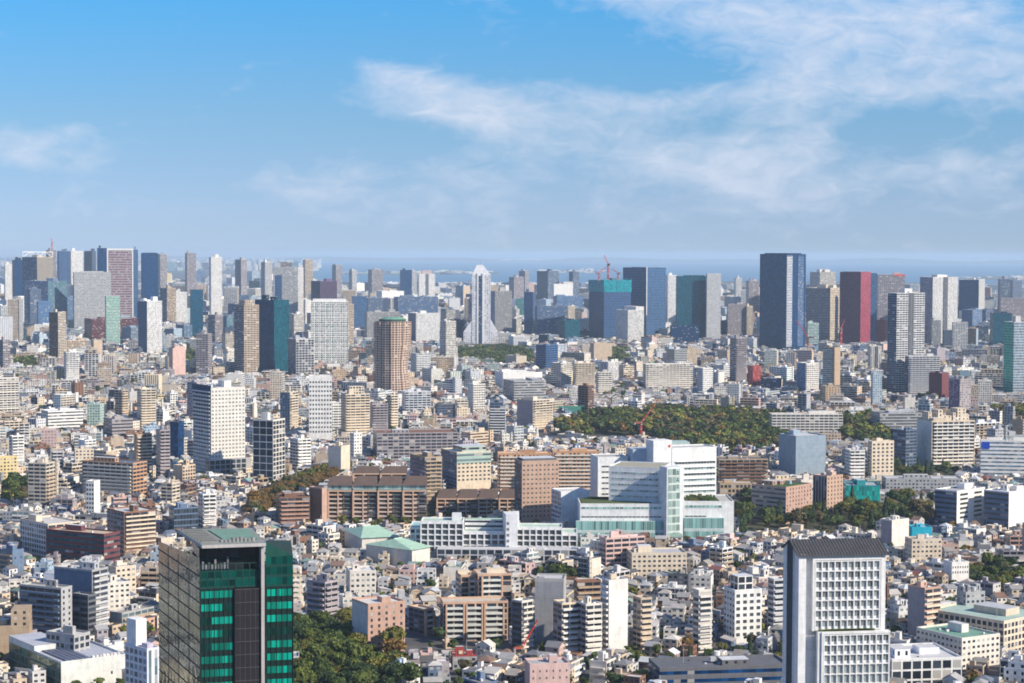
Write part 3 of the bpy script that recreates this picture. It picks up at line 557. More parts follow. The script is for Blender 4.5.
H(O_, 'building', 'long low greyish housing block with a dark brown flat roof', 372, 377, 458, 433, 455, 'balc', 'mauve', colL='darkgrey', depth=40, phi=10, top='brown', an='the long brown roofed block')
H(O_, 'building', 'pale block with shaded blue grey wall and cream end', 328, 341, 350, 446, 469, 'blank', 'cream', colL='lightgrey')
H(O_, 'building', 'white balconied block with a red roof box', 350, 354, 362, 433, 455, 'punch', 'white')
H(O_, 'building', 'white narrow balconied block beside the framed black glass tower', 290, 298, 311, 439, 463, 'balc', 'white', bal='F')
H(O_, 'building', 'grey slab apartments with cream balcony ends east of the woods edge', 517, 533, 553, 400, 423, 'balc', 'cream', colL='mauve', stL='blank', bal='F', an='the grey slab apartments')
H(O_, 'building', 'red brown apartment block above the green baseball netting', 578, 588, 594, 386, 411, 'balc', 'brown', colL='brown')
H(O_, 'building', 'long low white warehouse among houses', 500, 503, 535, 372, 385, 'blank', 'white', depth=40, top='white')
H(O_, 'building', 'broad grey roofed school hall', 512, 514, 546, 381, 399, 'ribbon', 'grey', depth=50, top='grey')
H(O_, 'building', 'white grey apartment slab, western of two side by side', 551, 561, 572, 363, 384, 'balc', 'offwhite', bal='F')
H(O_, 'building', 'cream apartment slab, eastern of two side by side', 573, 575, 595, 363, 385, 'balc', 'cream', bal='F')
H(O_, 'building', 'white balconied block touching a dark brown neighbour', 596, 598, 612, 372, 390, 'balc', 'offwhite', bal='F')
H('office_building', 'building', 'dark blue grey office block beside the wooded patch', 536, 546, 558, 345, 368, 'curtain', 'slate', gl='navy')
H(O_, 'building', 'plain beige box building', 590, 594, 612, 343, 358, 'blank', 'beige')
H(O_, 'building', 'long white housing slab with deep balconies below the stepped white tower', 643, 646, 693, 364, 385, 'balc', 'offwhite', bal='F', an='the long white slab')
H(O_, 'building', 'bright white square block with a small roof box', 697, 703, 713, 368, 391, 'punch', 'white', colL='lightgrey')
H(O_, 'building', 'red brick and white block at the foot of the black glass tower', 748, 753, 761, 366, 384, 'punch', 'red', colL='red')
H('office_building', 'building', 'plain pale blue grey box building without windows', 776, 796, 826, 436, 470, 'blank', 'steelblue', phi=24, an='the pale blue box', depth=30, top='lightgrey', fh=4)
H(O_, 'apartments', 'pale peach tower with dark window columns', 868, 872, 894, 441, 475, 'punch', 'cream', phi=16, an='the pale peach tower', win=[('F', 5, 8, .5, .5, 'dark')])
H(O_, 'apartments', 'white stepped balcony block between the blue box and the pale peach tower', 845, 850, 865, 450, 475, 'balc', 'white', bal='F')
H(O_, 'apartments', 'dark shaded apartment block behind the pale peach tower', 893, 906, 917, 430, 462, 'balc', 'slate', stL='balc')
H('hotel_building', 'building', 'large cream slab with twelve rows of balconies and turreted roofline', 917, 932, 975, 421, 462, 'big', 'cream', phi=14, extra=x_castle, bal='F', balc='white', an='the turreted cream slab', fh=3.4, colL='offwhite', stL='blank')
H('office_building', 'building', 'white office block with blue window bands and a small blue sign', 980, 981, 1036, 440, 471, 'ribbon', 'white', phi=-8, gl='sky', extra=x_sign, an='the white office with blue sign')
H(O_, 'building', 'dark roofed layered complex among trees', 873, 880, 929, 413, 428, 'ribbon', 'grey', depth=35, top='darkgrey')
H(O_, 'building', 'long row of white terraced apartments at the wood edge', 768, 772, 843, 414, 430, 'balc', 'offwhite', depth=20, phi=2)
H('office_building', 'building', 'salmon brick building with a planted roof', 752, 786, 812, 487, 514, 'slot', 'salmon', phi=48, colL='mauve', stL='ribbon', extra=x_roofgreen, an='the salmon brick building')
H('office_building', 'building', 'tan orange tiled tower block joined to the salmon brick building', 813, 827, 843, 476, 508, 'slot', 'brick', phi=40, colL='mauve', stL='vert', an='the tan orange block')
H(O_, 'building', 'white fronted block with dark ribbed flank before the trees', 935, 957, 985, 491, 521, 'blank', 'white', colL='slate', stL='ribbon', phi=44, win=[('F', 2, 6, .55, .5, 'dark')], an='the white fronted block')
H(O_, 'building', 'second white fronted block with dark flank at the eastern edge', 984, 1009, 1036, 492, 523, 'blank', 'white', colL='slate', stL='ribbon', phi=44)
H(O_, 'building', 'long low grey roofed hall behind the trees east of the teal netting', 884, 886, 963, 478, 487, 'punch', 'grey', depth=20, phi=0, top='lightgrey')
H('greenhouse_hall', 'hall', 'low hall wrapped in turquoise green netting', 844, 846, 880, 485, 500, 'fins', 'teal', depth=30, gl=(.01, .38, .32, .1), top='grey', phi=-4)
# ---------------- nearer, west to east
H(O_, 'building', 'long beige apartment block with grey hipped roof and orange lit end', 82, 133, 147, 463, 493, 'balc', 'orange', colL='cream', stL='balc', phi=66, bal='L', balc='offwhite', an='the long beige hipped block', top='slate')  # end wall coloured orange to paint in the sunlight
H(O_, 'building', 'slim white tower with black window columns among low roofs', 86, 94, 100, 481, 512, 'blank', 'white', colL='white', stL='big', win=[('L', 3, 7, .6, .5, 'dark')], an='the slim white block')
H(O_, 'building', 'mustard yellow block at the western edge', -6, -4, 17, 457, 477, 'punch', 'yellow')
H(O_, 'building', 'fan shaped cream block with angled balconies', 161, 172, 180, 483, 499, 'balc', 'cream', colL='cream')
H('apartment_terrace', 'building', 'long brown apartment terrace running away diagonally with white balconies', 107, 124, 156, 512, 548, 'balc', 'brown', phi=38, bal='F', balc='cream', colL='mauve', an='the brown diagonal terrace')
H(O_, 'building', 'dark roofed grey glass block west of the white stepped block', 169, 174, 198, 508, 527, 'curtain', 'slate', top='darkgrey', gl='dark')
H(O_, 'building', 'white block with stacked terraces behind the green glass tower', 198, 203, 216, 494, 523, 'balc', 'white', bal='F')
H(O_, 'building', 'dark red and brown low block with blue green bands', 60, 104, 120, 534, 557, 'ribbon', 'maroon', colL='maroon', stL='ribbon', glL='teal', phi=62, depth=50, top='beige', an='the dark red low block')
H(O_, 'building', 'long white ribbed school wing at the western side', 20, 48, 80, 524, 550, 'balc', 'cream', colL='white', stL='grid', phi=42)
H(O_, 'building', 'dark shaded apartment block with shade-greyed end above the white office roof', 20, 61, 72, 588, 632, 'slot', 'grey', colL='darkgrey', stL='balc', phi=64, an='the dark shade-greyed block', bal='L', balc='slate')  # end wall colour greyed to stand for the shade here
H(O_, 'building', 'dark slate apartment slab with shade-greyed balconied end', 54, 92, 108, 570, 622, 'balc', 'grey', colL='slate', stL='blank', phi=62, bal='F', balc='lightgrey', an='the dark slate slab')  # end wall darkened to grey, shade put into its colour
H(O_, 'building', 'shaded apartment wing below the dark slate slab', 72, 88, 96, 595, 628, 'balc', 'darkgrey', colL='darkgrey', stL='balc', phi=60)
H(O_, 'building', 'flat grey roofed pavilion with glazed sides', 46, 74, 90, 635, 662, 'grid', 'grey', colL='grey', phi=58, top='lightgrey')
H('office_building', 'building', 'tan brown tiled building with notched top at the corner of the view', -8, -7, 29, 626, 662, 'blank', 'tan', D=1000, phi=8, depth=16, extra=x_step, an='the tan corner building')
H(O_, 'building', 'low cream block with flat roof west of the green glass tower', 108, 116, 136, 567, 592, 'punch', 'cream', phi=40)
H(O_, 'building', 'white roofed cream house block above the dark slate slab', 96, 104, 130, 583, 606, 'punch', 'offwhite', phi=30)
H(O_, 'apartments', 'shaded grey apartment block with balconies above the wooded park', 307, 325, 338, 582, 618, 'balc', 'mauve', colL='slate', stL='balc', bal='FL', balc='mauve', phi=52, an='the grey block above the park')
H(O_, 'apartments', 'cream apartment block with flat roof behind the salmon house', 346, 350, 376, 571, 592, 'punch', 'offwhite', phi=12)
H(O_, 'apartments', 'orange pink rendered building streaked by shadow at the park edge', 352, 368, 405, 604, 645, 'slot', 'salmon', colL='lightgrey', stL='blank', phi=30, an='the orange pink building')
H(O_, 'building', 'small white house with pale blue roof at the park edge', 389, 402, 420, 667, 692, 'punch', 'white', D=925, phi=36, top='paleblue')
H(O_, 'building', 'tall windowless grey metal clad building', 532, 535, 564, 578, 627, 'blank', 'grey', phi=-6, gl=(.3, .3, .31, 0), an='the windowless grey building', plant=[(.1, .3, .3, .7, 1, 'grey', 'blank')], depth=16, extra=x_seams)
H(A, 'tower', 'white apartment tower with blank centre wall and balcony edges', 602, 609, 628, 580, 640, 'blank', 'white', colL='mauve', stL='balc', phi=24, bal='L', balc='white', an='the white blank walled tower', gl=(.5, .5, .5, 0))
H(O_, 'apartments', 'cream stepped apartment block west of the white blank walled tower', 553, 562, 578, 603, 640, 'balc', 'cream', colL='mauve', bal='F', balc='white', phi=25)
H(O_, 'apartments', 'pale stepped apartment block with light balconies touching the white blank walled tower', 577, 586, 602, 604, 642, 'balc', 'offwhite', colL='mauve', bal='F', balc='offwhite', phi=25)
H(O_, 'apartments', 'dark brown apartment block behind the white blank walled tower', 574, 577, 601, 581, 612, 'balc', 'brown', bal='F', balc='tan')
H(O_, 'apartments', 'striped grey white block west of the windowless grey building', 512, 522, 533, 601, 637, 'balc', 'offwhite', colL='darkgrey', stL='balc', bal='F')
H(O_, 'apartments', 'tan stepped block east of the white blank walled tower', 633, 641, 652, 598, 635, 'balc', 'beige', colL='beige', bal='F', balc='cream')
H('office_building', 'building', 'bright white building with four columns of square windows and setback crown', 724, 735, 762, 590, 630, 'blank', 'white', colL='white', stL='punch', phi=20, an='the bright white setback building', win=[('F', 4, 7, .55, .5, 'dark')], plant=[(.15, .7, .1, .8, 8, 'white', 'big')])
H(O_, 'apartments', 'cream narrow apartment block west of the bright white setback building', 693, 699, 712, 590, 638, 'balc', 'offwhite', bal='F')
H(O_, 'apartments', 'beige flat roofed apartment row south of the hospital', 600, 606, 645, 538, 562, 'balc', 'pink', phi=24, an='the beige apartment row')
H(O_, 'building', 'low beige flat complex with white gable walls', 627, 632, 687, 553, 566, 'punch', 'cream', depth=22, phi=6)
H('office_building', 'building', 'long blue glass fronted low building', 646, 660, 790, 668, 700, 'ribbon', 'darkgrey', D=925, phi=9, gl='navy', depth=24, top='darkgrey', an='the long blue glass building')
H(O_, 'building', 'pink building with a yellow middle bay', 526, 530, 570, 664, 690, 'blank', 'pink', D=915, phi=10, depth=14, win=[('F', 6, 2, .2, .3, 'dark')])
H(O_, 'apartments', 'red brick apartment building with white terraces stacked on top', 908, 925, 941, 588, 632, 'balc', 'salmon', colL='mauve', stL='blank', bal='F', balc='cream', phi=34, an='the red brick terrace building')
H(O_, 'apartments', 'old grey castle like building with pointed roof boxes', 957, 966, 985, 592, 624, 'punch', 'grey', extra=x_castle, an='the grey castle like building')
H(O_, 'building', 'white school block with two rows of small square windows', 946, 952, 969, 562, 576, 'blank', 'white', phi=14, depth=12, win=[('F', 7, 2, .4, .4, 'dark')])
H('school_building', 'school', 'long school wing under a bright green flat roof', 976, 1004, 1050, 621, 642, 'grid', 'cream', phi=42, top='palegreen', depth=48, an='the green roofed school')
H('school_building', 'school', 'lower green roofed annex in front of the long school wing', 950, 962, 1000, 638, 654, 'punch', 'offwhite', phi=30, top='green', depth=34)
H('gallery_building', 'building', 'low white modern building with big square openings and flat roofs', 888, 892, 962, 659, 674, 'big', 'white', phi=10, depth=35, an='the low white gallery', top='lightgrey')
H(O_, 'building', 'building wrapped in bright blue sheeting', 909, 912, 932, 527, 538, 'blank', 'turq', phi=4, depth=14, top='paleblue', an='the blue sheeted building')
H(O_, 'building', 'plain cream cube block west of the blue sheeted building', 881, 892, 909, 520, 542, 'blank', 'offwhite', colL='mauve', phi=36)
H(O_, 'building', 'cream block with three rows of windows below the blue sheeted building', 905, 912, 942, 539, 556, 'punch', 'cream', phi=10)
H(O_, 'apartments', 'striped slab with many thin balconies beside the white gabled tower', 768, 774, 786, 579, 622, 'balc', 'lightgrey', bal='F')
# ------------------------------------------------------------------ landmark buildings with shapes of their own
def px_box(P, name, org, x0, xc, x1, yt, D, phi=None, depth=None, z0=0, col=COL['white'], st='blank', gl='dark', top=None, stL=None, colL=None, stR=None, par=0, foot=True, parent=None, mat=None, **kw):
    """a box placed like H's, in the thing's space (the thing stands at org, unrotated)"""
    cx, cy_, w, d, ph, z = solve(x0, xc, x1, yt, D, phi, depth)
    b = P.new(name, parent, mat); b.set(cx-org[0], cy_-org[1], 0, ph)
    b.box(-w/2, w/2, -d/2, d/2, z0, z-par, col, st, gl, top=top, sts=[st, stR or stL or st, st, stL or st], cols=[col, col, col, colL or col], **kw)
    if par: b.ring(-w/2-.05, w/2+.05, -d/2-.05, d/2+.05, z-par+.02, par, .45, col, top or col)
    if foot: footprint(cx, cy_, w, d, ph)
    return b, w, d, z-par
# ---- white gabled tower, close on the eastern side
def gabled_tower():
    D = 800; cx, cy_, w, d, ph, z = solve(783.5, 799, 886, 554.5, D, 8); d = min(d, 30)
    c0, s0 = math.cos(ph), math.sin(ph); X, Y, _ = at(799, 554.5, D); cx, cy_ = X+c0*w/2-s0*d/2, Y+s0*w/2+c0*d/2
    root = thing('white_gabled_tower', 'tall white office tower with grey gabled roof and square gridded windows', 'tower', (cx, cy_, 0), ph)
    W1 = (.76, .755, .74); GR = COL['lightgrey']; P = Parts(); x0, x1, y0, y1 = -w/2, w/2, -d/2, d/2; yf = y0+2.4
    b = P.new('tower_body')
    b.box(x0, x0+w*.085, y0, y1, 0, z, W1); b.box(x0+w*.085, x1-.01, yf, y1-.01, 0, z-.01, W1); b.box(x0+w*.085, x1-w*.035, y0+.3, yf-.01, z-1.55, z-.02, W1)
    b.box(x1-w*.035, x1, y0+.2, yf-.01, 0, z-.02, W1)
    f = P.new('upper_grid'); zg1 = at(0, 628.5, D)[2]; zt = z-3.1; fh = (zt-zg1-.4)/7; ub, ue = x0+w*.195, x0+w*.935; n = 10
    yg = y0+.1
    f.box(x0+w*.16, x0+w*.965, yg+.9, yf-.01, zg1, z-1.6, W1)
    for k in range(n+1):
        x = ub+(ue-ub)*k/n; f.box(x-.24, x+.24, yg, yg+.89, zt-fh*7, zt, W1)
    for r in range(8): f.box(ub-.38, ue+.38, yg+.02, yg+.88, zt-fh*r-.24, zt-fh*r+.24, W1)
    f.box(x0+w*.16, ub-.39, yg-.1, yg+.88, zg1, z-1.6, W1); f.box(ue+.39, x0+w*.965, yg-.1, yg+.88, zg1, z-1.6, W1); f.box(ub-.38, ue+.38, yg-.1, yg+.88, zt+.43, z-1.62, W1)
    g = P.new('lower_block'); lx0, lx1 = x0+w*.245, x1+w*.035; yl = y0-3.0; zt2 = zg1-1.3; fl = int((zt2-4)/fh)
    g.box(lx0, lx1, yl+.9, yg-.11, 0, zg1, W1); g.box(lx0-w*.04, lx0, yl+.5, yg-.12, 0, zg1-.01, W1)
    m = P.new('lower_grid'); vb, ve = lx0+w*.03, lx1-w*.012
    for k in range(n+1):
        x = vb+(ve-vb)*k/n; m.box(x-.24, x+.24, yl, yl+.89, 2, zt2, W1)
    for r in range(fl+1): m.box(vb-.36, ve+.36, yl+.02, yl+.88, zt2-fh*r-.24, zt2-fh*r+.24, W1)
    m.box(lx0, vb-.37, yl-.1, yl+.88, 0, zg1, W1); m.box(ve+.37, lx1, yl-.1, yl+.88, 0, zg1, W1); m.box(vb-.36, ve+.36, yl-.1, yl+.88, zt2+.43, zg1, W1)
    t = P.new('terrace_planting')
    for k in range(26): t.box(ub+rnd.random()*(ue-ub-2), ub+rnd.random()*(ue-ub-2)+2, yl+1.6, yl+2.4, zg1, zg1+rnd.uniform(.3, .9), (.08, .12, .03))
    s = P.new('glazed_strip', None); s.box(x0-.25, x0+.1, -d*.20, d*.20, 0, z+3.0, (.03, .045, .06))
    s2 = P.new('side_fin'); s2.box(x0-.5, x0+.1, -d*.20-.6, -d*.20-.01, 0, z+2.4, W1); s2.box(x0-.5, x0+.1, d*.20+.01, d*.20+.6, 0, z+2.4, W1)
    r = P.new('gable_roof'); hr = 4.6; o = .9; dk = (.085, .085, .09)
    A_ = [(x0-o, y0-o, z-.4), (x1+o, y0-o, z-.4), (x1+o, 0, z+hr), (x0-o, 0, z+hr), (x0-o, y1+o, z-.4), (x1+o, y1+o, z-.4)]
    r.face([A_[0], A_[1], A_[2], A_[3]], dk); r.face([A_[3], A_[2], A_[5], A_[4]], dk)
    B_ = [(p[0], p[1], p[2]-.5) for p in A_]; r.face([B_[3], B_[2], B_[1], B_[0]], dk); r.face([B_[4], B_[5], B_[2], B_[3]], dk)
    r.face([B_[0], B_[1], A_[1], A_[0]], dk); r.face([A_[0], A_[3], B_[3], B_[0]], dk); r.face([A_[3], A_[4], B_[4], B_[3]], dk); r.face([B_[1], B_[2], A_[2], A_[1]], dk)
    gb = P.new('gable_wall'); gb.face([(x0-.02, y1, z-.05), (x0-.02, y0, z-.05), (x0-.02, 0, z+hr-.8)], W1); gb.face([(x1+.02, y0, z-.05), (x1+.02, y1, z-.05), (x1+.02, 0, z+hr-.8)], W1)
    sm = P.new('roof_batten')
    for k in range(30):
        x = x0-o+(w+2*o)*k/29; sm.bar((x, y0-o, z-.3), (x, -.1, z+hr+.08), .22, (.06, .06, .065))
    for j in range(1, 5): sm.bar((x0-o, y0-o+(d/2+o)*j/5, z-.3+(hr+.4)*j/5), (x1+o, y0-o+(d/2+o)*j/5, z-.3+(hr+.4)*j/5), .16, (.11, .11, .115))
    P.link(root)
    wf = MB(); wf.box(-.5, .5, -.03, 0, 0, 1, (1, 1, 1)); 
    windows(root, (ub, yg+.86), (ue, yg+.86), n, 7, zt-fh*7, zt, .90, .88, 'pale', 100, vo=.06)
    sp = MB()
    windows(root, (vb, yl+.86), (ve, yl+.86), n, fl, zt2-fh*fl, zt2, .90, .88, 'pale', 30, vo=.06)
    # frame bar and sill of the upper windows
    for o in list(root.children):
        if o.name.startswith('window') and o.data and o.data == pane_mesh['pale']:
            fr = bpy.data.objects.new('window_bar', BARM); C.objects.link(fr); fr.parent = o
    footprint(cx, cy_, w+4, d+4, ph); protect(780, 889, 690, D-5); ANCH.append(('the white gabled tower', 835, 683, D, ''))
bm_ = MB(); bm_.box(-.5, -.44, -2.2, 0.1, 0, 1, (.75, .75, .73)); bm_.box(-.44, .5, -2.0, 0.1, 0, .30, (.70, .70, .68)); bm_.box(.02, .07, -1.8, 0.1, .3, 1, (.7, .7, .7))
BARM = bm_.mesh('window_bar')
gabled_tower()
# ---- green glass tower, close on the western side
def green_tower():
    D = 590; zt = at(200, 546.5, D)[2]
    Bl = lambda px, Y, py=546: at(px, py, Y)[:2]
    A_, B_, C_, E_ = Bl(199.5, 590), Bl(264, 595.5), Bl(266.5, 640), Bl(158.5, 645, 538)
    org = ((A_[0]+C_[0])/2, (A_[1]+C_[1])/2); q = lambda p, dx=0, dy=0: (p[0]-org[0]+dx, p[1]-org[1]+dy)
    root = thing('green_glass_tower', 'dark green glass office tower with mirrored flank and black front panel', 'tower', (*org, 0)); P = Parts()
    a, b_, c_, e = q(A_), q(B_), q(C_), q(E_); fh = 4.02; zb = zt-13.0
    GRN = (.006, .022, .02); TEA = (.0, .30, .215, .2)
    nfl = int(zb/fh); z0 = zb-nfl*fh
    P.new('core').face([(*a, zb), (*b_, zb), (*c_, zb), (*e, zb)], COL['darkgrey'])
    # mirrored western flank: panes between floor lines
    fl = P.new('mirrored_flank', None, m_mir); fl.face([(*e, 0), (*a, 0), (*a, zt-3.5), (*e, zt-6.5)], COL['grey'])
    dx, dy = a[0]-e[0], a[1]-e[1]; ln = math.hypot(dx, dy); nx, ny = dy/ln*.12, -dx/ln*.12
    lines = P.new('floor_line')
    for k in range(nfl+2):
        z = z0+k*fh
        for (p, r_) in ((e, a),): lines.face([(p[0]+nx, p[1]+ny, z-.35), (r_[0]+nx, r_[1]+ny, z-.35), (r_[0]+nx, r_[1]+ny, z-.05), (p[0]+nx, p[1]+ny, z-.05)], (.05, .055, .05))
    for k in range(1, 4):
        x, y = e[0]+dx*k/4+nx, e[1]+dy*k/4+ny; lines.bar((x, y, 0), (x, y, zt-6.5), .10, (.10, .12, .11))
    # front: bands of teal glazing and dark spandrels
    def band(p, r_, z1, n, nm, colnm='window_band'):
        L_ = math.hypot(r_[0]-p[0], r_[1]-p[1]); ux, uy = (r_[0]-p[0])/L_, (r_[1]-p[1])/L_
        body = P.new(nm); body.wall(p, r_, 0, z1, GRN, 'blank'); mx, my = uy*.10, -ux*.10
        for k in range(int(z1/fh)):
            w_ = P.new(colnm); zz = z1-(k+1)*fh+1.0
            sg = 3; tone = rnd.random()
            for q_ in range(sg):
                g_ = TEA if rnd.random() > (.5 if tone < .3 else .10) else (.003, .045, .036, .3); t0, t1 = .4+(L_-.8)*q_/sg, .4+(L_-.8)*(q_+1)/sg
                w_.wall((p[0]+mx+ux*t0, p[1]+my+uy*t0), (p[0]+mx+ux*t1, p[1]+my+uy*t1), zz, zz+2.3, (.005, .035, .03), 'pane', g_, nbay=2, nf=1)
        mu = P.new('mullion')
        for k in range(n+1):
            x, y = p[0]+mx*2+(r_[0]-p[0])*k/n, p[1]+my*2+(r_[1]-p[1])*k/n; mu.bar((x, y, 0), (x, y, z1), .14, (.02, .03, .03))
    m1 = (a[0]+(b_[0]-a[0])*.53, a[1]+(b_[1]-a[1])*.53)
    band(a, m1, zb, 7, 'front_wall'); 
    # recess at the top of the front, then the black panel
    rec = P.new('roof_terrace'); L_ = math.hypot(b_[0]-a[0], b_[1]-a[1]); ux, uy = (b_[0]-a[0])/L_, (b_[1]-a[1])/L_
    ang = math.atan2(uy, ux); rec.set(a[0], a[1], 0, ang)
    rec.box(.3, L_-.3, 3.2, 20, zb, zt-1.0, GRN, 'curtain', 'black', fh=4)
    gr = P.new('terrace_glazing'); gr.set(a[0], a[1], 0, ang)
    gr.box(.2, L_*.98, .05, 2.8, zb, zb+5.2, (.01, .06, .05), 'curtain', (.0, .07, .055, .4), nf=2, nbay=9)
    for k in range(10): gr.bar((L_*k/9.2+.3, .0, zb), (L_*k/9.2+.3, .0, zb+7.5), .2, (.02, .06, .05))
    gr.bar((.2, 0, zb+7.4), (L_*.98, 0, zb+7.4), .2, (.02, .06, .05))
    mc = P.new('roof_machine'); mc.set(a[0], a[1], 0, ang)
    for k in range(9): mc.box(1+k*.95, 1.6+k*.95, 2.2, 3.1, zb+5.3, zb+rnd.uniform(6.5, 9.5), jit(COL['darkgrey'], .3))
    bp_ = P.new('black_panel'); bp_.set(a[0], a[1], 0, ang); bp_.box(L_*.535, L_-1.2, -.9, 2.7, 0, zb-.3, (.020, .018, .022)); 
    pl = P.new('panel_line'); pl.set(a[0], a[1], 0, ang)
    for k in range(nfl): pl.box(L_*.535+.1, L_-1.3, -1.02, -.91, zb-.6-k*fh, zb-.45-k*fh, (.09, .085, .09))
    for k in range(1, 5): pl.box(L_*.535+(L_*.465-1.2)*k/5-.05, L_*.535+(L_*.465-1.2)*k/5+.05, -.98, -.905, 0, zb-.7, (.08, .075, .08))
    # pale frame: eastern blade and roof slab
    bl = P.new('edge_blade'); bl.set(a[0], a[1], 0, ang); bl.box(L_-1.1, L_-.1, -1.6, 20, 0, zt-.01, (.42, .40, .38))
    rf = P.new('roof_slab'); F1, F2 = at(202, 546.5, 588)[:2], at(266, 543.8, 593)[:2]; G1, G2 = at(177, 528, 622)[:2], at(252, 527.5, 626)[:2]
    pts = [q(F1), q(F2), q(G2), q(G1)]; rf.face([(*p, zt+.7) for p in pts], (.24, .26, .24)); rf.face([(*p, zt-.3) for p in reversed(pts)], (.25, .25, .25))
    for k in range(4): rf.face([(*pts[k], zt-.3), (*pts[(k+1) % 4], zt-.3), (*pts[(k+1) % 4], zt+.7), (*pts[k], zt+.7)], (.46, .44, .42))
    lerp = lambda s, t: tuple((1-s)*((1-t)*pts[0][i]+t*pts[1][i])+s*((1-t)*pts[3][i]+t*pts[2][i]) for i in (0, 1))
    pad = P.new('green_roof_pad'); pad.face([(*lerp(s, t), zt+.95) for s, t in ((.22, .42), (.22, .93), (.88, .93), (.88, .38))], (.17, .29, .23))
    lv = P.new('roof_louvre')
    for k in range(16): 
        s = .12+.8*k/15; p, r_ = lerp(s, .03), lerp(s, .30); lv.bar((*p, zt+.95), (*r_, zt+.95), .5, (.12, .12, .12) if k % 2 else (.24, .25, .24))
    for k in range(9): p = lerp(.14, .35+.06*k); P.new('roof_unit').cyl(p[0], p[1], zt+.7, zt+rnd.uniform(1.2, 2.2), .7, (.25, .26, .25))
    # eastern green wing set back from the blade
    w0, w1, w2, w3 = q(at(265.5, 551, 602)[:2]), q(at(293, 552, 604)[:2]), q(at(291, 552, 636)[:2]), q(at(266, 552, 636)[:2]); zw = at(280, 556, 603)[2]
    band(w0, w1, zw-9.5, 5, 'wing_wall')
    ww = P.new('wing_crown'); ww.wall(w0, w1, zw-9.5, zw, (.01, .05, .04), 'curtain', (.0, .10, .08, .5), nf=3, nbay=5); ww.face([(*w0, zw+.01), (*w1, zw+.01), (*w0, zw+4.5)], (.01, .07, .055)); ww.wall(w1, w2, 0, zw, (.01, .08, .06), 'curtain', (.0, .18, .13, .5))
    ww.wall(w2, w3, 0, zw, GRN, 'curtain', 'green'); ww.face([(*p, zw-.02) for p in (w0, w1, w2, w3)], (.03, .06, .05))
    bk = P.new('rear_wall'); bk.wall(c_, e, 0, zb, GRN, 'curtain', 'green'); bk.wall(w3, c_, 0, zb, GRN, 'curtain', 'green'); bk.wall(b_, c_, 0, zb+.01, GRN, 'curtain', 'green')
    P.link(root); footprint(*org, 48, 62, 0); protect(157, 294, 690, 560); ANCH.append(('the green glass tower', 226, 683, 590, ''))
green_tower()
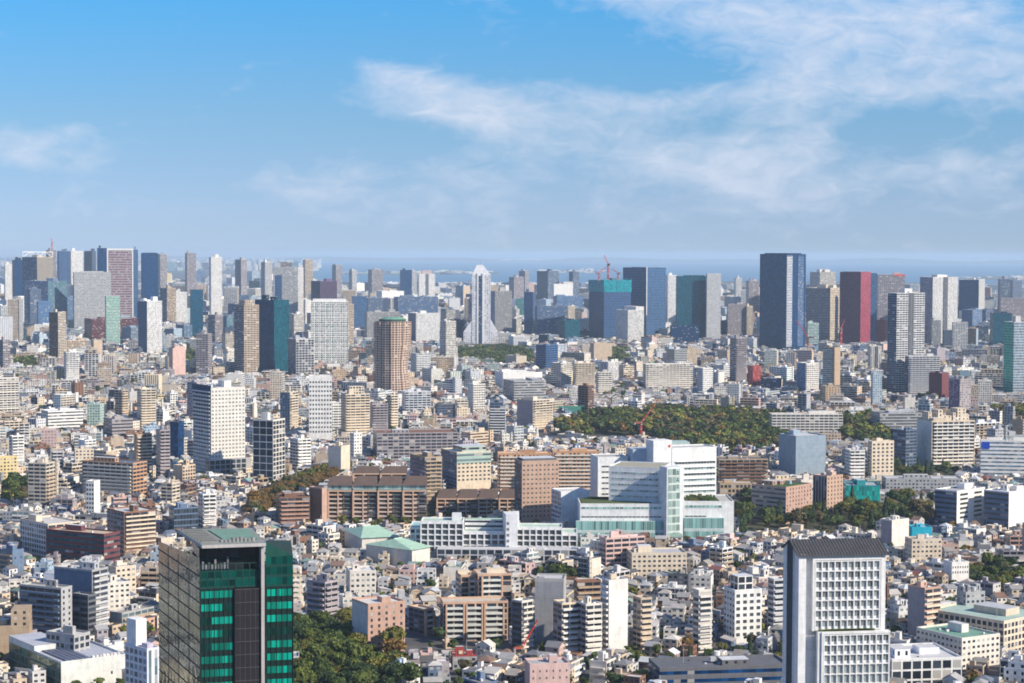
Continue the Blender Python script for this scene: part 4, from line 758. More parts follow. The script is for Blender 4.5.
# ---- white hospital with teal glazing
def hospital():
    D = 1415; org = at(640, 533, D)[:2]; root = thing('hospital_building', 'large white hospital with teal glazing, planted roof terraces and a small red cross', 'hospital', (*org, 0))
    P = Parts(); Wt = (.74, .75, .73); Wp = (.68, .70, .70)
    B = lambda nm, *a, **k: px_box(P, nm, org, *a, **k)
    T1 = (.25, .45, .42, .25); GRS = (.09, .12, .04)
    b, w, d, z = B('podium', 577, 580, 663, 503.5, D, 1, depth=34, col=Wt, top=(.38, .34, .26), par=.8)
    for (za, zb_, g) in ((z-3.6, z-1.6, T1), (z-9.6, z-8.4, 'dark')): q = P.new('window_band', b); q.set(b.o[0], b.o[1], 0, math.atan2(b.s, b.c)); q.box(-w/2+1, w/2-1, -d/2-.12, -d/2+.1, za, zb_, Wt, 'curtain', g, nf=1, bay=3)
    q = P.new('glazed_storey'); q.set(b.o[0], b.o[1], 0, math.atan2(b.s, b.c)); zg = at(600, 520.5, D)[2]; q.box(-w/2-3, w/2+1, -d/2-2.5, -d/2-.2, 0, zg, (.5, .6, .58), 'curtain', (.22, .42, .39, .2), bay=1.6, nf=2, top=(.5, .6, .55))
    q = P.new('roof_garden'); q.set(b.o[0], b.o[1], 0, math.atan2(b.s, b.c)); q.box(-w/2+2, w/2-8, -d/2+3, d/2-1, z, z+.6, GRS)
    for k in range(30): q.box(-w/2+3+rnd.random()*(w-16), -w/2+6+rnd.random()*(w-16), d/2-6, d/2-3, z+.61, z+rnd.uniform(.8, 2), (.05, .09, .02))
    b, w, d, z = B('podium', 683, 684, 734, 501, D+1, 1, depth=40, col=Wt, top=(.45, .44, .40), par=.8)
    rot = math.atan2(b.s, b.c)
    for (za, zb_, g, u0, u1) in ((z-4.6, z-2.2, T1, .02, .76), (z-11.0, z-9.8, 'dark', .02, .45)): q = P.new('window_band', b); q.set(b.o[0], b.o[1], 0, rot); q.box(-w/2+w*u0, -w/2+w*u1, -d/2-.12, -d/2+.1, za, zb_, Wt, 'curtain', g, nf=1, bay=3)
    q = P.new('glazed_storey'); q.set(b.o[0], b.o[1], 0, rot); zg = at(700, 517.5, D)[2]; q.box(-w/2, -w/2+w*.79, -d/2-2.5, -d/2-.2, 0, zg, (.5, .6, .58), 'curtain', (.22, .42, .39, .2), bay=1.6, nf=2, top=(.5, .6, .55))
    q = P.new('roof_garden'); q.set(b.o[0], b.o[1], 0, rot); q.box(-w/2+2, w/2-10, -d/2+2, d/2-14, z, z+.5, GRS)
    for k in range(60): x = -w/2+3+rnd.random()*(w-16); y = -d/2+2+rnd.random()*(d-18); q.box(x, x+rnd.uniform(1, 3), y, y+2, z+.51, z+rnd.uniform(.9, 3.2), rnd.choice([(.05, .09, .02), (.11, .11, .03), (.04, .06, .02)]))
    # glazed stair tower
    b, w, d, z = B('stair_tower', 661, 667, 684, 467.5, D-6, 22, depth=12, col=Wp, top=Wp)
    rot = math.atan2(b.s, b.c); q = P.new('stair_glazing', b); q.set(b.o[0], b.o[1], 0, rot); q.box(-w/2+1, w/2-3.2, -d/2-.3, -d/2+.1, 3, z-1, (.55, .62, .58), 'curtain', (.34, .46, .42, .2), nbay=3, nf=9)
    sg = P.new('vertical_sign'); sg.set(b.o[0], b.o[1], 0, rot)
    for k, zz in enumerate((z-5.5, z-10.5, z-15.5)):
        X = w/2-5.2; Yf = -d/2-.36; dk = (.03, .05, .06)
        sg.box(X-1.2, X+1.2, Yf, Yf+.05, zz+1.9, zz+2.3, dk); sg.box(X-.2, X+.2, Yf-.01, Yf+.04, zz+.2, zz+2.9, dk); sg.box(X-1.0, X-.6, Yf-.005, Yf+.045, zz-.3, zz+1.2, dk); sg.box(X+.5, X+.95, Yf-.005, Yf+.045, zz-.3, zz+1.2, dk)
        if k == 1: sg.box(X-1.1, X+1.1, Yf-.008, Yf+.042, zz+.6, zz+1.0, dk)
    # shaded angled ward wing
    cx, cy_, w, d, ph, z = solve(609, 661, 668, 467.5, D+8, 78-2); dl = d
    b, w, d, z = B('ward_wing', 609, 661, 671, 467.8, D+10, 74, col=Wp, top=(.36, .34, .26), par=.8, colL=Wp)
    rot = math.atan2(b.s, b.c)
    for k in range(5):
        q = P.new('window_band', b); q.set(b.o[0], b.o[1], 0, rot); zz = z-3.2-k*4.3; q.box(-w/2-.12, -w/2+.1, -d/2+2, d/2-2, zz-1.7, zz, Wp, 'curtain', (.28, .36, .36, .1), nf=1, bay=2.4)
    # western wing
    b, w, d, z = B('west_wing', 592.5, 598, 628, 457, D+95, 12, depth=24, col=Wt, top=(.4, .4, .38), par=.8)
    rot = math.atan2(b.s, b.c)
    for k in range(6):
        q = P.new('window_band', b); q.set(b.o[0], b.o[1], 0, rot); zz = z-6-k*4.3; q.box(-w/2+3, w/2-1, -d/2-.12, -d/2+.1, zz-1.6, zz, Wt, 'curtain', 'dark', nf=1, bay=3)
    # main block, east
    b, w, d, z = B('main_block', 652, 672, 716.5, 448, D+85, 20, depth=22, col=Wt, top=(.5, .5, .48), par=.8)
    rot = math.atan2(b.s, b.c)
    for k in range(6):
        q = P.new('window_band', b); q.set(b.o[0], b.o[1], 0, rot); zz = z-10.5-k*4.5; q.box(-w/2+3, w/2-.8, -d/2-.14, -d/2+.1, zz-1.9, zz, Wt, 'curtain', (.30, .42, .40, .15) if k % 2 else (.06, .08, .09, .1), nf=1, bay=2.6)
        s = P.new('sun_shelf'); s.set(b.o[0], b.o[1], 0, rot); s.box(-w/2+3, w/2-.8, -d/2-1.3, -d/2-.02, zz+.35, zz+.75, Wt)
    b, w, d, z = B('lift_tower', 650, 653.5, 672, 440.8, D+80, 20, depth=14, col=Wt, top=Wt)
    rot = math.atan2(b.s, b.c); q = P.new('red_cross_emblem', b); q.set(b.o[0], b.o[1], 0, rot); q.box(w*.28, w*.28+2.4, -d/2-.15, -d/2+.05, z-4.9, z-4.1, (.6, .03, .03)); q.box(w*.28+.8, w*.28+1.6, -d/2-.18, -d/2+.05, z-5.7, z-3.3, (.6, .03, .03))
    B('roof_plant_hall', 629, 633, 652, 449.5, D+90, 10, depth=20, col=(.42, .48, .55), top=(.45, .5, .55), foot=False)
    B('helipad_deck', 645, 650, 690, 442.5, D+122, 5, depth=18, z0=48, col=(.45, .55, .52), top=(.38, .50, .46), foot=False)
    b, w, d, z = B('annex', 551, 561, 590, 491.5, D+45, 18, depth=22, col=Wt, colL=(.6, .64, .68), top=(.6, .6, .58), par=.8, stL='grid')
    P.link(root); protect(551, 735, 531, D-12); ANCH.append(('the white hospital', 645, 533, D, ''))
    for (a, b_) in (): pass
hospital()
# ---- brown housing complex: bays under hipped roofs
def bay_house(label, x0, x1, n, yr, ye, yb, phi, an=None, teal=True, ring=True, dep=16, stag=2.2):
    Y = yof((x0+x1)/2, yb, 0); cx, cy_, w, d, ph, z = solve(x0, x0, x1, ye, Y, phi, dep); X, _, _ = at(x0, ye, Y)
    org = (cx, cy_); root = thing('brown_bay_apartments', label, 'apartments', (*org, 0), ph, None)
    P = Parts(); BR, PR, DK, RF = (.20, .12, .09), (.60, .40, .28), (.05, .045, .05), (.12, .085, .07); bw = w/n; fh = 3.35; nfl = int(z/fh)
    for k in range(n):
        a = -w/2+k*bw; y0 = -d/2-((n-1-k)*0)*stag; bdy = P.new('bay_wall'); bdy.box(a+.02, a+bw-.02, y0, d/2, 0, z, BR, 'big', 'black', bay=bw/3, nf=nfl, top=RF)
        pr = P.new('brick_pier')
        for (u, t) in ((.02, .07), (.42, .05)): pr.box(a+bw*u, a+bw*(u+t), y0-2.3, y0-.01, 0, z-.3, PR)
        for f in range(nfl):
            q = P.new('balcony', bdy); zz = z-(f+1)*fh+.1; q.box(a+bw*.02, a+bw*(.60 if k < n-1 or True else 1), y0-2.0, y0-.02, zz, zz+1.0, (.62, .50, .42) if f else PR); q.box(a+bw*.605, a+bw*.97, y0-1.0, y0-.02, zz+.01, zz+.9, (.12, .14, .15))
        tp = P.new('top_lintel'); tp.box(a+bw*.02, a+bw*.98, y0-2.35, y0-.03, z-.28, z+.5, PR)
        h = 0
        if teal:
            q = P.new('glazed_storey', bdy); h = 4.2; q.box(a+.6, a+bw-.6, y0+2, d/2-1, z+.51, z+h, (.35, .42, .40), 'curtain', (.28, .42, .42, .3), nf=1, bay=2.5)
        r = P.new('hipped_roof'); zr = at((x0+x1)/2, yr, Y+d/2)[2]; zr = max(zr, z+h+3); e0, e1, f0, f1 = a-.3, a+bw+.1, y0-.8+(1.2 if teal else 0), d/2+.6; m = (f0+f1)/2
        A1, A2, A3, A4, R1, R2 = (e0, f0, z+h), (e1, f0, z+h), (e1, f1, z+h), (e0, f1, z+h), (e0+bw*.22, m, zr-k*.02), (e1-.2, m, zr-k*.02)
        r.face([A1, A2, R2, R1], RF); r.face([A3, A4, R1, R2], RF); r.face([A4, A1, R1], RF); r.face([A2, A3, R2], RF); r.face([A4, A3, A2, A1], DK)
    P.new('side_wall').box(-w/2-.25, -w/2-.01, -d/2-.4, d/2-.2, 0, z, (.10, .06, .07), 'blank')
    P.link(root); footprint(cx, cy_, w, d, ph); protect(x0, x1, yb-3, Y-5)
    if an: ANCH.append((an, (x0+x1)/2, yb, Y, label))
bay_house('long brown brick apartment range of four balconied bays under dark hipped roofs', 327, 427, 4, 476, 491, 524, 2, 'the long brown bay apartments')
bay_house('brown brick apartment range of four bays right behind the white gridded school', 436, 519, 4, 489, 499, 519, 2, 'the eastern brown bays', teal=False)
bay_house('brown range seen only by its roof and tan top storey behind the four bayed range', 352, 407, 2, 466, 474, 500, 2, None, teal=False)
H('apartment_building', 'building', 'low stepped brown brick terraces stepping down towards the autumn avenue', 276, 280, 310, 497, 520, 'balc', 'brown', phi=14, bal='F', balc='salmon', an='the stepped brown terraces', top='brown')
H('apartment_building', 'building', 'brown block with an orange lit end wall at the side of the long bay apartments', 309, 322, 327, 488, 520, 'blank', 'salmon', colL='brown', phi=50)
H('apartment_building', 'apartments', 'tall brown brick block with cream balcony frames above the bay apartments', 410, 425, 442, 457, 508, 'balc', 'tan', colL='purple', phi=26, bal='F', balc='tan', top='darkbrown', an='the brown balcony tower')
H('apartment_tower', 'apartments', 'beige tower with pale green upper storeys and dark shaded flank', 441, 457, 491, 452, 492, 'punch', 'cream', colL='slate', stL='balc', phi=24, an='the green topped beige tower', plant=[(.25, .95, .2, .8, 4.5, 'palegreen', 'ribbon')], win=[('F', 8, 7, .5, .45, 'dark')], D=1690,
  extra=lambda P, root, w, d, z, c: P.new('green_top_storey').box(-w/2-.2, w/2+.2, -d/2-.3, -d/2+.2, z-9, z-.2, COL['palegreen'], 'ribbon', 'pale', bay=w/4))
H('apartment_tower', 'apartments', 'tan brick tower with small square windows and a dark flank, its foot in shadow', 514, 522, 559, 461, 518, 'punch', 'brick', colL='darkgrey', stL='balc', phi=16, an='the tan brick tower', win=[('F', 9, 12, .4, .36, 'dark')], top='darkgrey', depth=20, plant=[(.05, .95, .1, .9, 2.6, 'darkgrey', 'blank')])  # dark grey left wall paints in the shade on that side
H('apartment_slab', 'apartments', 'long orange slab with white balcony stacks behind the tan brick tower, western length', 495, 498, 551, 453, 492, 'punch', 'orange', phi=3, bal='F', balc='offwhite', D=1640, top='offwhite', depth=14, an='the long orange slab')
H('apartment_slab', 'apartments', 'orange and beige slab with white balconies reaching towards the hospital', 551, 553, 600, 451, 488, 'punch', 'orange', phi=3, bal='F', balc='offwhite', D=1620, top='offwhite', depth=14)
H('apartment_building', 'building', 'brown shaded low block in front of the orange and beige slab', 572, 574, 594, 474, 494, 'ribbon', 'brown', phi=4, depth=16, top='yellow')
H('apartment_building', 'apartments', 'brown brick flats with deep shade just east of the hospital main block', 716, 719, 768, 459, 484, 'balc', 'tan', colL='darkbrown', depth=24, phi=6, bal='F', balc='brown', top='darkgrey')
H('apartment_building', 'building', 'low brown walkway building linking the hospital and the wood', 718, 720, 755, 483, 497, 'grid', 'tan', depth=14, phi=4)
# ---- white school with green roofs
def school():
    D = yof(490, 563, 0); org = at(490, 560, D)[:2]; root = thing('school_building', 'long white school with a dense grid of dark windows and pale green roofs', 'school', (*org, 0)); P = Parts()
    Wt = (.72, .72, .72); GRN = (.42, .56, .44); B = lambda nm, *a, **k: px_box(P, nm, org, *a, **k)
    for (x0, x1, yt, dd, nb, fl, dep) in ((421, 463, 520.5, 0, 6, 5, 18), (463, 505.5, 531, 1, 6, 4, 18), (517, 562, 526.5, 2, 7, 5, 18), (562, 577, 532.5, 3, 2, 4, 22)):
        b, w, d, z = B('school_wing', x0, x0, x1, yt, D+dd*3, -1.5, depth=dep, col=Wt, top=GRN, par=1.0)
        rot = math.atan2(b.s, b.c); q = P.new('facade_rib'); q.set(b.o[0], b.o[1], 0, rot); H4 = 3.9
        for k in range(nb+1): x = -w/2+w*k/nb; q.box(x-.4, x+.4, -d/2-.9, -d/2-.01, 4, z-.2, Wt)
        for f in range(fl+1): q.box(-w/2-.4, w/2+.4, -d/2-.85, -d/2-.02, z-.9-f*H4-.3, z-.9-f*H4+.3, Wt)
        hold = bpy.data.objects.new('window_row', None); hold = root
        for f in range(fl):
            for k in range(nb):
                X, Y = -w/2+w*(k+.5)/nb, -d/2; c0, s0 = b.c, b.s
                o = bpy.data.objects.new('window', pane_mesh['dark']); C.objects.link(o); o.parent = root; o.location = (b.o[0]+X*c0-Y*s0, b.o[1]+X*s0+Y*c0, z-.9-(f+1)*H4+.65); o.rotation_euler = (0, 0, rot); o.scale = (w/nb*.74, .1, 2.75)
    b, w, d, z = B('setback_storey', 464, 465, 505, 519.5, D+14, -1.5, depth=9, z0=15, col=Wt, top=GRN, st='ribbon', foot=False)
    b, w, d, z = B('end_wing', 408, 410, 421, 527, D+8, 0, depth=30, col=Wt, top=(.3, .5, .5), st='grid', par=1)
    b, w, d, z = B('stair_tower', 504.5, 506, 517.5, 514.5, D-5, 8, depth=16, col=(.62, .63, .65), top=Wt)
    for k in range(5): q = P.new('stair_window', b); q.set(b.o[0], b.o[1], 0, math.atan2(b.s, b.c)); q.box(-w/2+.5, -w/2+2.2, -d/2-.1, -d/2+.1, z-7-k*4, z-5.2-k*4, COL['darkgrey'])
    B('roof_box', 450, 452, 461, 513.5, D+8, -1, depth=6, z0=20, col=Wt, top=Wt, foot=False); B('roof_box', 511, 513, 519, 512, D+12, -1, depth=6, z0=20, col=Wt, top=Wt, foot=False)
    b, w, d, z = B('arcade', 436, 437, 577, 549, D-14, -1.5, depth=12, col=(.5, .5, .52), top=(.55, .55, .55), st='big', foot=False)
    P.link(root); protect(406, 578, 556, D-20); ANCH.append(('the white school', 490, 560, D, ''))
school()
def gym(label, x0, xc, x1, ye, yr, yb, phi, an=None):
    Y = yof(xc, yb, 4); cx, cy_, w, d, ph, z = solve(x0, xc, x1, ye, Y, phi); root = thing('gymnasium', label, 'hall', (cx, cy_, 0), ph); P = Parts(); G = (.36, .54, .42)
    P.new('hall_wall').box(-w/2, w/2, -d/2, d/2, 0, z, COL['offwhite'], 'blank', 'dark', fh=5)
    r = P.new('green_roof'); h = z+5; o = 1.2; q = [(-w/2-o, -d/2-o, z), (w/2+o, -d/2-o, z), (w/2+o, d/2+o, z), (-w/2-o, d/2+o, z)]; a, b_ = (-w*.22, 0, h), (w*.22, 0, h)
    r.face([q[0], q[1], b_, a], G); r.face([q[2], q[3], a, b_], G); r.face([q[3], q[0], a], G); r.face([q[1], q[2], b_], G); r.face([q[3], q[2], q[1], q[0]], G)
    s = P.new('roof_ridge'); s.bar((-w*.22, 0, h), (w*.22, 0, h), .7, (.5, .62, .52)); P.link(root); footprint(cx, cy_, w, d, ph); protect(x0, x1, yb, Y-4)
    if an: ANCH.append((an, (x0+x1)/2, yb, Y, label))
gym('hall with a shallow pale green hipped roof below the brown bay apartments', 345, 362, 398, 538, 531, 549, 20)
gym('larger pale green roofed gymnasium with white side stairs beside the white school', 366, 412, 430, 550, 540, 563, 52, 'the green roofed gymnasium')
# ---- salmon brick stepped apartment complex
def brick_complex():
    D = 1052; org = at(475, 640, D)[:2]; root = thing('brick_apartment_complex', 'big stepped salmon brick apartment complex with pale glazed balconies', 'apartments', (*org, 0)); P = Parts()
    BK, BA, BK_SHADE = (.56, .37, .26), (.60, .62, .58), (.30, .19, .16)  # darker brick tone for the left flanks, shade put into the colour
    def wing(x0, xc, x1, yt, dd, phi, dep, bays, fl=None, st='big', colL=BK_SHADE, foot=True):
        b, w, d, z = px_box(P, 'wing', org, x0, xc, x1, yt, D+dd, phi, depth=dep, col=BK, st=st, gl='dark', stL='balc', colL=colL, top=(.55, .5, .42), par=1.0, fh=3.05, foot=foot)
        rot = math.atan2(b.s, b.c); n = fl or int((z-2)/3.05)
        for (u0, u1) in bays:
            for f in range(n):
                q = P.new('balcony', b); q.set(b.o[0], b.o[1], 0, rot); zz = z-(f+1)*3.05-.05; q.box(-w/2+w*u0, -w/2+w*u1, -d/2-1.5, -d/2-.02, zz, zz+1.15, BA); 
        for (u0, u1) in bays:
            for u in (u0, u1): pr = P.new('brick_pier'); pr.set(b.o[0], b.o[1], 0, rot); pr.box(-w/2+w*u-.45, -w/2+w*u+.45, -d/2-1.7, -d/2-.03, 0, z-.5, BK)
        return b, w, d, z
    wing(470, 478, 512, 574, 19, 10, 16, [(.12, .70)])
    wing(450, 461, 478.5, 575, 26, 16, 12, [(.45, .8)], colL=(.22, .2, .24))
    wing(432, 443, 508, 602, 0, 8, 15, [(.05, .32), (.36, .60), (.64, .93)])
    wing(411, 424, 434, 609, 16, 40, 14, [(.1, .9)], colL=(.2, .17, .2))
    px_box(P, 'roof_box', org, 485, 487, 505, 569, D+28, 10, depth=7, z0=26, col=COL['cream'], foot=False); px_box(P, 'roof_box', org, 455, 458, 470, 571, D+34, 12, depth=6, z0=26, col=COL['cream'], foot=False)
    px_box(P, 'roof_box', org, 492, 493, 500, 566, D+33, 10, depth=4, z0=26, col=COL['lightgrey'], foot=False)
    P.link(root); protect(411, 514, 641, D-6); ANCH.append(('the salmon brick complex', 465, 645, D, ''))
brick_complex()
# ---- winged tower (tapered, with a dark groove)
def winged_tower():
    D = 4590; X0 = at(480, 340, D)[0]; root = thing('winged_tower', 'tall pale tower flaring into stepped shoulders with a dark central groove', 'tower', (X0, D, 0)); P = Parts(); g1, g2 = (.70, .70, .71), (.76, .75, .73)
    zz = lambda py: at(480, py, D)[2]; xx = lambda px: at(px, 300, D)[0]-X0
    def slab(nm, a, b_, y0, y1, t, col, st='grid', z0=0):
        q = P.new(nm); q.box(xx(a), xx(b_), y0, y1, z0, zz(t), col, st, (.50, .51, .54, .1), bay=5, fh=4.2); return q
    q = slab('shaft', 472, 490.5, 0, 26, 275, g1); 
    s = P.new('shaft_top'); zt = zz(275); z1 = zz(265); xs = [xx(472.1), xx(490.4), xx(482.6), xx(476.5)]
    for (a, b_, c_, d_) in (((xs[0], .1), (xs[1], .1), (xs[2], 5), (xs[3], 5)), ((xs[1], .1), (xs[1], 25.9), (xs[2], 20), (xs[2], 5)), ((xs[1], 25.9), (xs[0], 25.9), (xs[3], 20), (xs[2], 20)), ((xs[0], 25.9), (xs[0], .1), (xs[3], 5), (xs[3], 20))):
        s.face([(*a, zt+.05), (*b_, zt+.05), (*c_, z1), (*d_, z1)], g1)
    s.face([(xs[3], 5, z1), (xs[2], 5, z1), (xs[2], 20, z1), (xs[3], 20, z1)], g2)
    for (x0, x1, xa, xb) in ((463.5, 472.0, 463.5, 470), (490.6, 497.5, 492.5, 497.5)):
        w_ = P.new('shoulder_wing'); zl, zh = zz(332), zz(320); a, b_ = xx(x0), xx(x1); lo, hi = (a, b_) if x0 < 480 else (a, b_)
        w_.box(a, b_, 1, 25, 0, zl, g1 if x0 < 480 else g2, 'grid', (.48, .49, .53, .1), bay=5, fh=4.2)
        if x0 < 480: P_ = [(a, zl), (b_, zl), (b_, zh)]
        else: P_ = [(a, zl), (b_, zl), (a, zh)]
        w_.face([(p[0], 1, p[1]+.05) for p in P_], g1); w_.face([(p[0], 25, p[1]+.05) for p in reversed(P_)], g1)
        e = (P_[0], P_[2]) if x0 < 480 else (P_[2], P_[1])
        w_.face([(e[0][0], 1, e[0][1]+.05), (e[1][0], 1, e[1][1]+.05), (e[1][0], 25, e[1][1]+.05), (e[0][0], 25, e[0][1]+.05)], g2)
    gr = P.new('central_groove'); gr.box(xx(478.6), xx(482.2), -1.5, 0, 0, zz(276), (.05, .07, .11), 'ribbon', 'navy')
    for (a, b_) in ((476.9, 478.5), (482.3, 483.8)): P.new('groove_pier').box(xx(a), xx(b_), -1.6, -.02, 0, zz(273), g2)
    P.new('antenna').bar((0, 13, z1), (0, 13, z1+10), .8, COL['grey']); P.link(root); footprint(X0, D+13, 84, 30, 0); protect(463, 498, 346, D-5); ANCH.append(('the winged tower', 480, 346, D, ''))
winged_tower()
# ---- brown faceted tower, waisted
def faceted_tower():
    D = yof(392, 394, 6); z1 = at(392, 322, D)[2]; X, Y, _ = at(391.5, 350, D); r0 = (408.5-374.8)/2*D/FPX; root = thing('faceted_tower', 'tall brown and orange faceted apartment tower with waisted side and green copper cap', 'tower', (X, Y+r0, 0), 0); P = Parts()
    nfl = 32; n = 16; body = P.new('tower_body')
    def rad(i, t):
        a = i*2*math.pi/n; r = r0*(1+.05*math.cos(4*a)); k = max(0, math.cos(a-R(-20)))
        return r*(1-.22*k*math.exp(-((t-.42)/.22)**2)), a
    def ringp(t): return [(rad(i, t)[0]*math.cos(rad(i, t)[1]), rad(i, t)[0]*math.sin(rad(i, t)[1])) for i in range(n)]
    for f in range(nfl):
        a, b_ = ringp(f/nfl), ringp((f+1)/nfl); za, zb_ = z1*f/nfl, z1*(f+1)/nfl
        for i in range(n):
            j = (i+1) % n; u = rnd.randrange(3000); q = ST['big']; cc = (.60, .44, .33) if i % 2 else (.66, .50, .39)
            body.face([(*a[i], za), (*a[j], za), (*b_[j], zb_), (*b_[i], zb_)], cc, [(u, f), (u+2, f), (u+2, f+1), (u, f+1)], GL['dark'], (.34, .28, .92, .1))
        if f % 1 == 0:
            q = P.new('floor_slab'); s = 1.035; c = ringp((f+.02)/nfl)
            q.face([(p[0]*s, p[1]*s, za+.9) for p in c], (.55, .38, .27))
            for i in range(n): j = (i+1) % n; q.face([(c[i][0]*s, c[i][1]*s, za), (c[j][0]*s, c[j][1]*s, za), (c[j][0]*s, c[j][1]*s, za+.9), (c[i][0]*s, c[i][1]*s, za+.9)], (.62, .46, .35))
    pr = P.new('tower_pier')
    for i in range(0, n, 2):
        for f in range(8):
            t0, t1 = f/8, (f+1)/8; (ra, a), (rb, _) = rad(i, t0), rad(i, t1); pr.bar((ra*1.05*math.cos(a), ra*1.05*math.sin(a), z1*t0), (rb*1.05*math.cos(a), rb*1.05*math.sin(a), z1*t1), 1.3, (.58, .38, .28))
    t = P.new('roof_terrace'); t.face([(p[0], p[1], z1) for p in ringp(1)], (.2, .2, .18)); t.cyl(0, 0, z1, z1+3.5, r0*.8, (.05, .08, .06), 12)
    c = P.new('green_cap'); c.cyl(1, 0, z1+3.52, z1+6.5, r0*.78, (.16, .33, .25), 12, r1=r0*.5)
    P.link(root); footprint(X, Y+r0, 2*r0, 2*r0, 0); protect(374, 409, 388, D-5); ANCH.append(('the brown faceted tower', 392, 392, D, ''))
faceted_tower()
# ---- white glass office, near the lower west corner
def corner_office():
    D = 930; cx, cy_, w, d, ph, z = solve(9, 61, 126, 664, D, 36); root = thing('white_office_building', 'white office building with a blank white wall, green glazed flank and panels on its roof', 'building', (cx, cy_, 0), ph); P = Parts(); Wt = (.64, .65, .61)
    b = P.new('building_body'); b.box(-w/2, w/2, -d/2, d/2, 0, z, Wt, 'blank', top=(.45, .47, .52), sts=['blank', 'blank', 'grid', 'curtain'], gls=['dark', 'dark', 'dark', (.12, .2, .15, .4)], cols=[Wt, Wt, Wt, (.14, .2, .17)])
    b.box(-w/2, -w/2+w*.50, -d/2+d*.5, d/2, z+.01, z+3.2, Wt, top=(.45, .47, .52)) 
    P.new('roof').ring(-w/2-.05, w/2+.05, -d/2-.05, d/2+.05, z+.03, 1.0, .4, Wt, (.42, .44, .50))
    for k in range(5): P.new('roof_panel').box(-w/2+4+k*2.6, -w/2+6.1+k*2.6, -d/2+4, d/2*.1, z+.3, z+.7, (.12, .14, .2))
    for k in range(9): P.new('roof_unit').box(w*.02+k*1.9, w*.02+1.4+k*1.9, -d/2+3, -d/2+5, z+.1, z+1.4, jit(COL['lightgrey'], .2))
    for k in range(3): P.new('small_window').box(w/2-8, w/2-7, -d/2-.08, -d/2+.05, z-8-k*8, z-6.6-k*8, (.05, .05, .05))
    P.new('roof_railing').bar((-w/2+.3, -d/2+.3, z+1.8), (-w/2+.3, d/2-.3, z+1.8), .12, COL['grey']); P.new('antenna').bar((0, 0, z), (0, 0, z+7), .15, COL['lightgrey'])
    P.link(root); footprint(cx, cy_, w, d, ph); protect(8, 127, 700, D-4); ANCH.append(('the white office with glazed flank', 60, 683, D, ''))
    D = 860; cx, cy_, w, d, ph, z = solve(125, 147, 159, 651, D, 44); root = thing('slender_office_building', 'slender white building with a tall white lift shaft and blue grey ribbed flank', 'building', (cx, cy_, 0), ph); P = Parts()
    P.new('building_body').box(-w/2, w/2, -d/2, d/2, 0, z, (.62, .66, .72), 'blank', top=(.5, .5, .5), sts=['vert', 'blank', 'blank', 'grid'], gls=['pale', 'dark', 'dark', (.2, .27, .36, .2)])
    P.new('roof').ring(-w/2-.05, w/2+.05, -d/2-.05, d/2+.05, z+.03, 1.0, .3, (.62, .66, .72), (.5, .52, .55)); zs = at(150, 617, D+14)[2]
    P.new('lift_shaft').box(-w*.45, w*.42, d*.02, d*.45, z+.05, zs, (.78, .79, .78)); P.new('roof_unit').box(-w*.2, w*.3, -d*.35, -d*.1, z+.05, z+2.5, (.5, .45, .55)); P.link(root)
    footprint(cx, cy_, w, d, ph); protect(124, 160, 700, D-4); ANCH.append(('the slender white lift shaft', 142, 683, D, ''))
corner_office()
# ---- netting fence of a ball ground
def netting():
    D = 2500; X0, X1 = at(553, 405, D)[0], at(581, 405, D)[0]; root = thing('netting_fence', 'tall green netting fence of a ball ground at the wood edge', 'fence', (X0, D, 0)); P = Parts(); L_ = X1-X0
    for k in range(9): P.new('fence_post').bar((L_*k/8, 0, 0), (L_*k/8, 0, 17), .5, (.2, .3, .27))
    P.new('net').box(0, L_, -.1, .1, 1, 16, (.06, .26, .20)); P.new('net').box(L_-.1, L_+.1, .2, 42, 1, 16.1, (.06, .26, .20)); P.link(root)
netting()
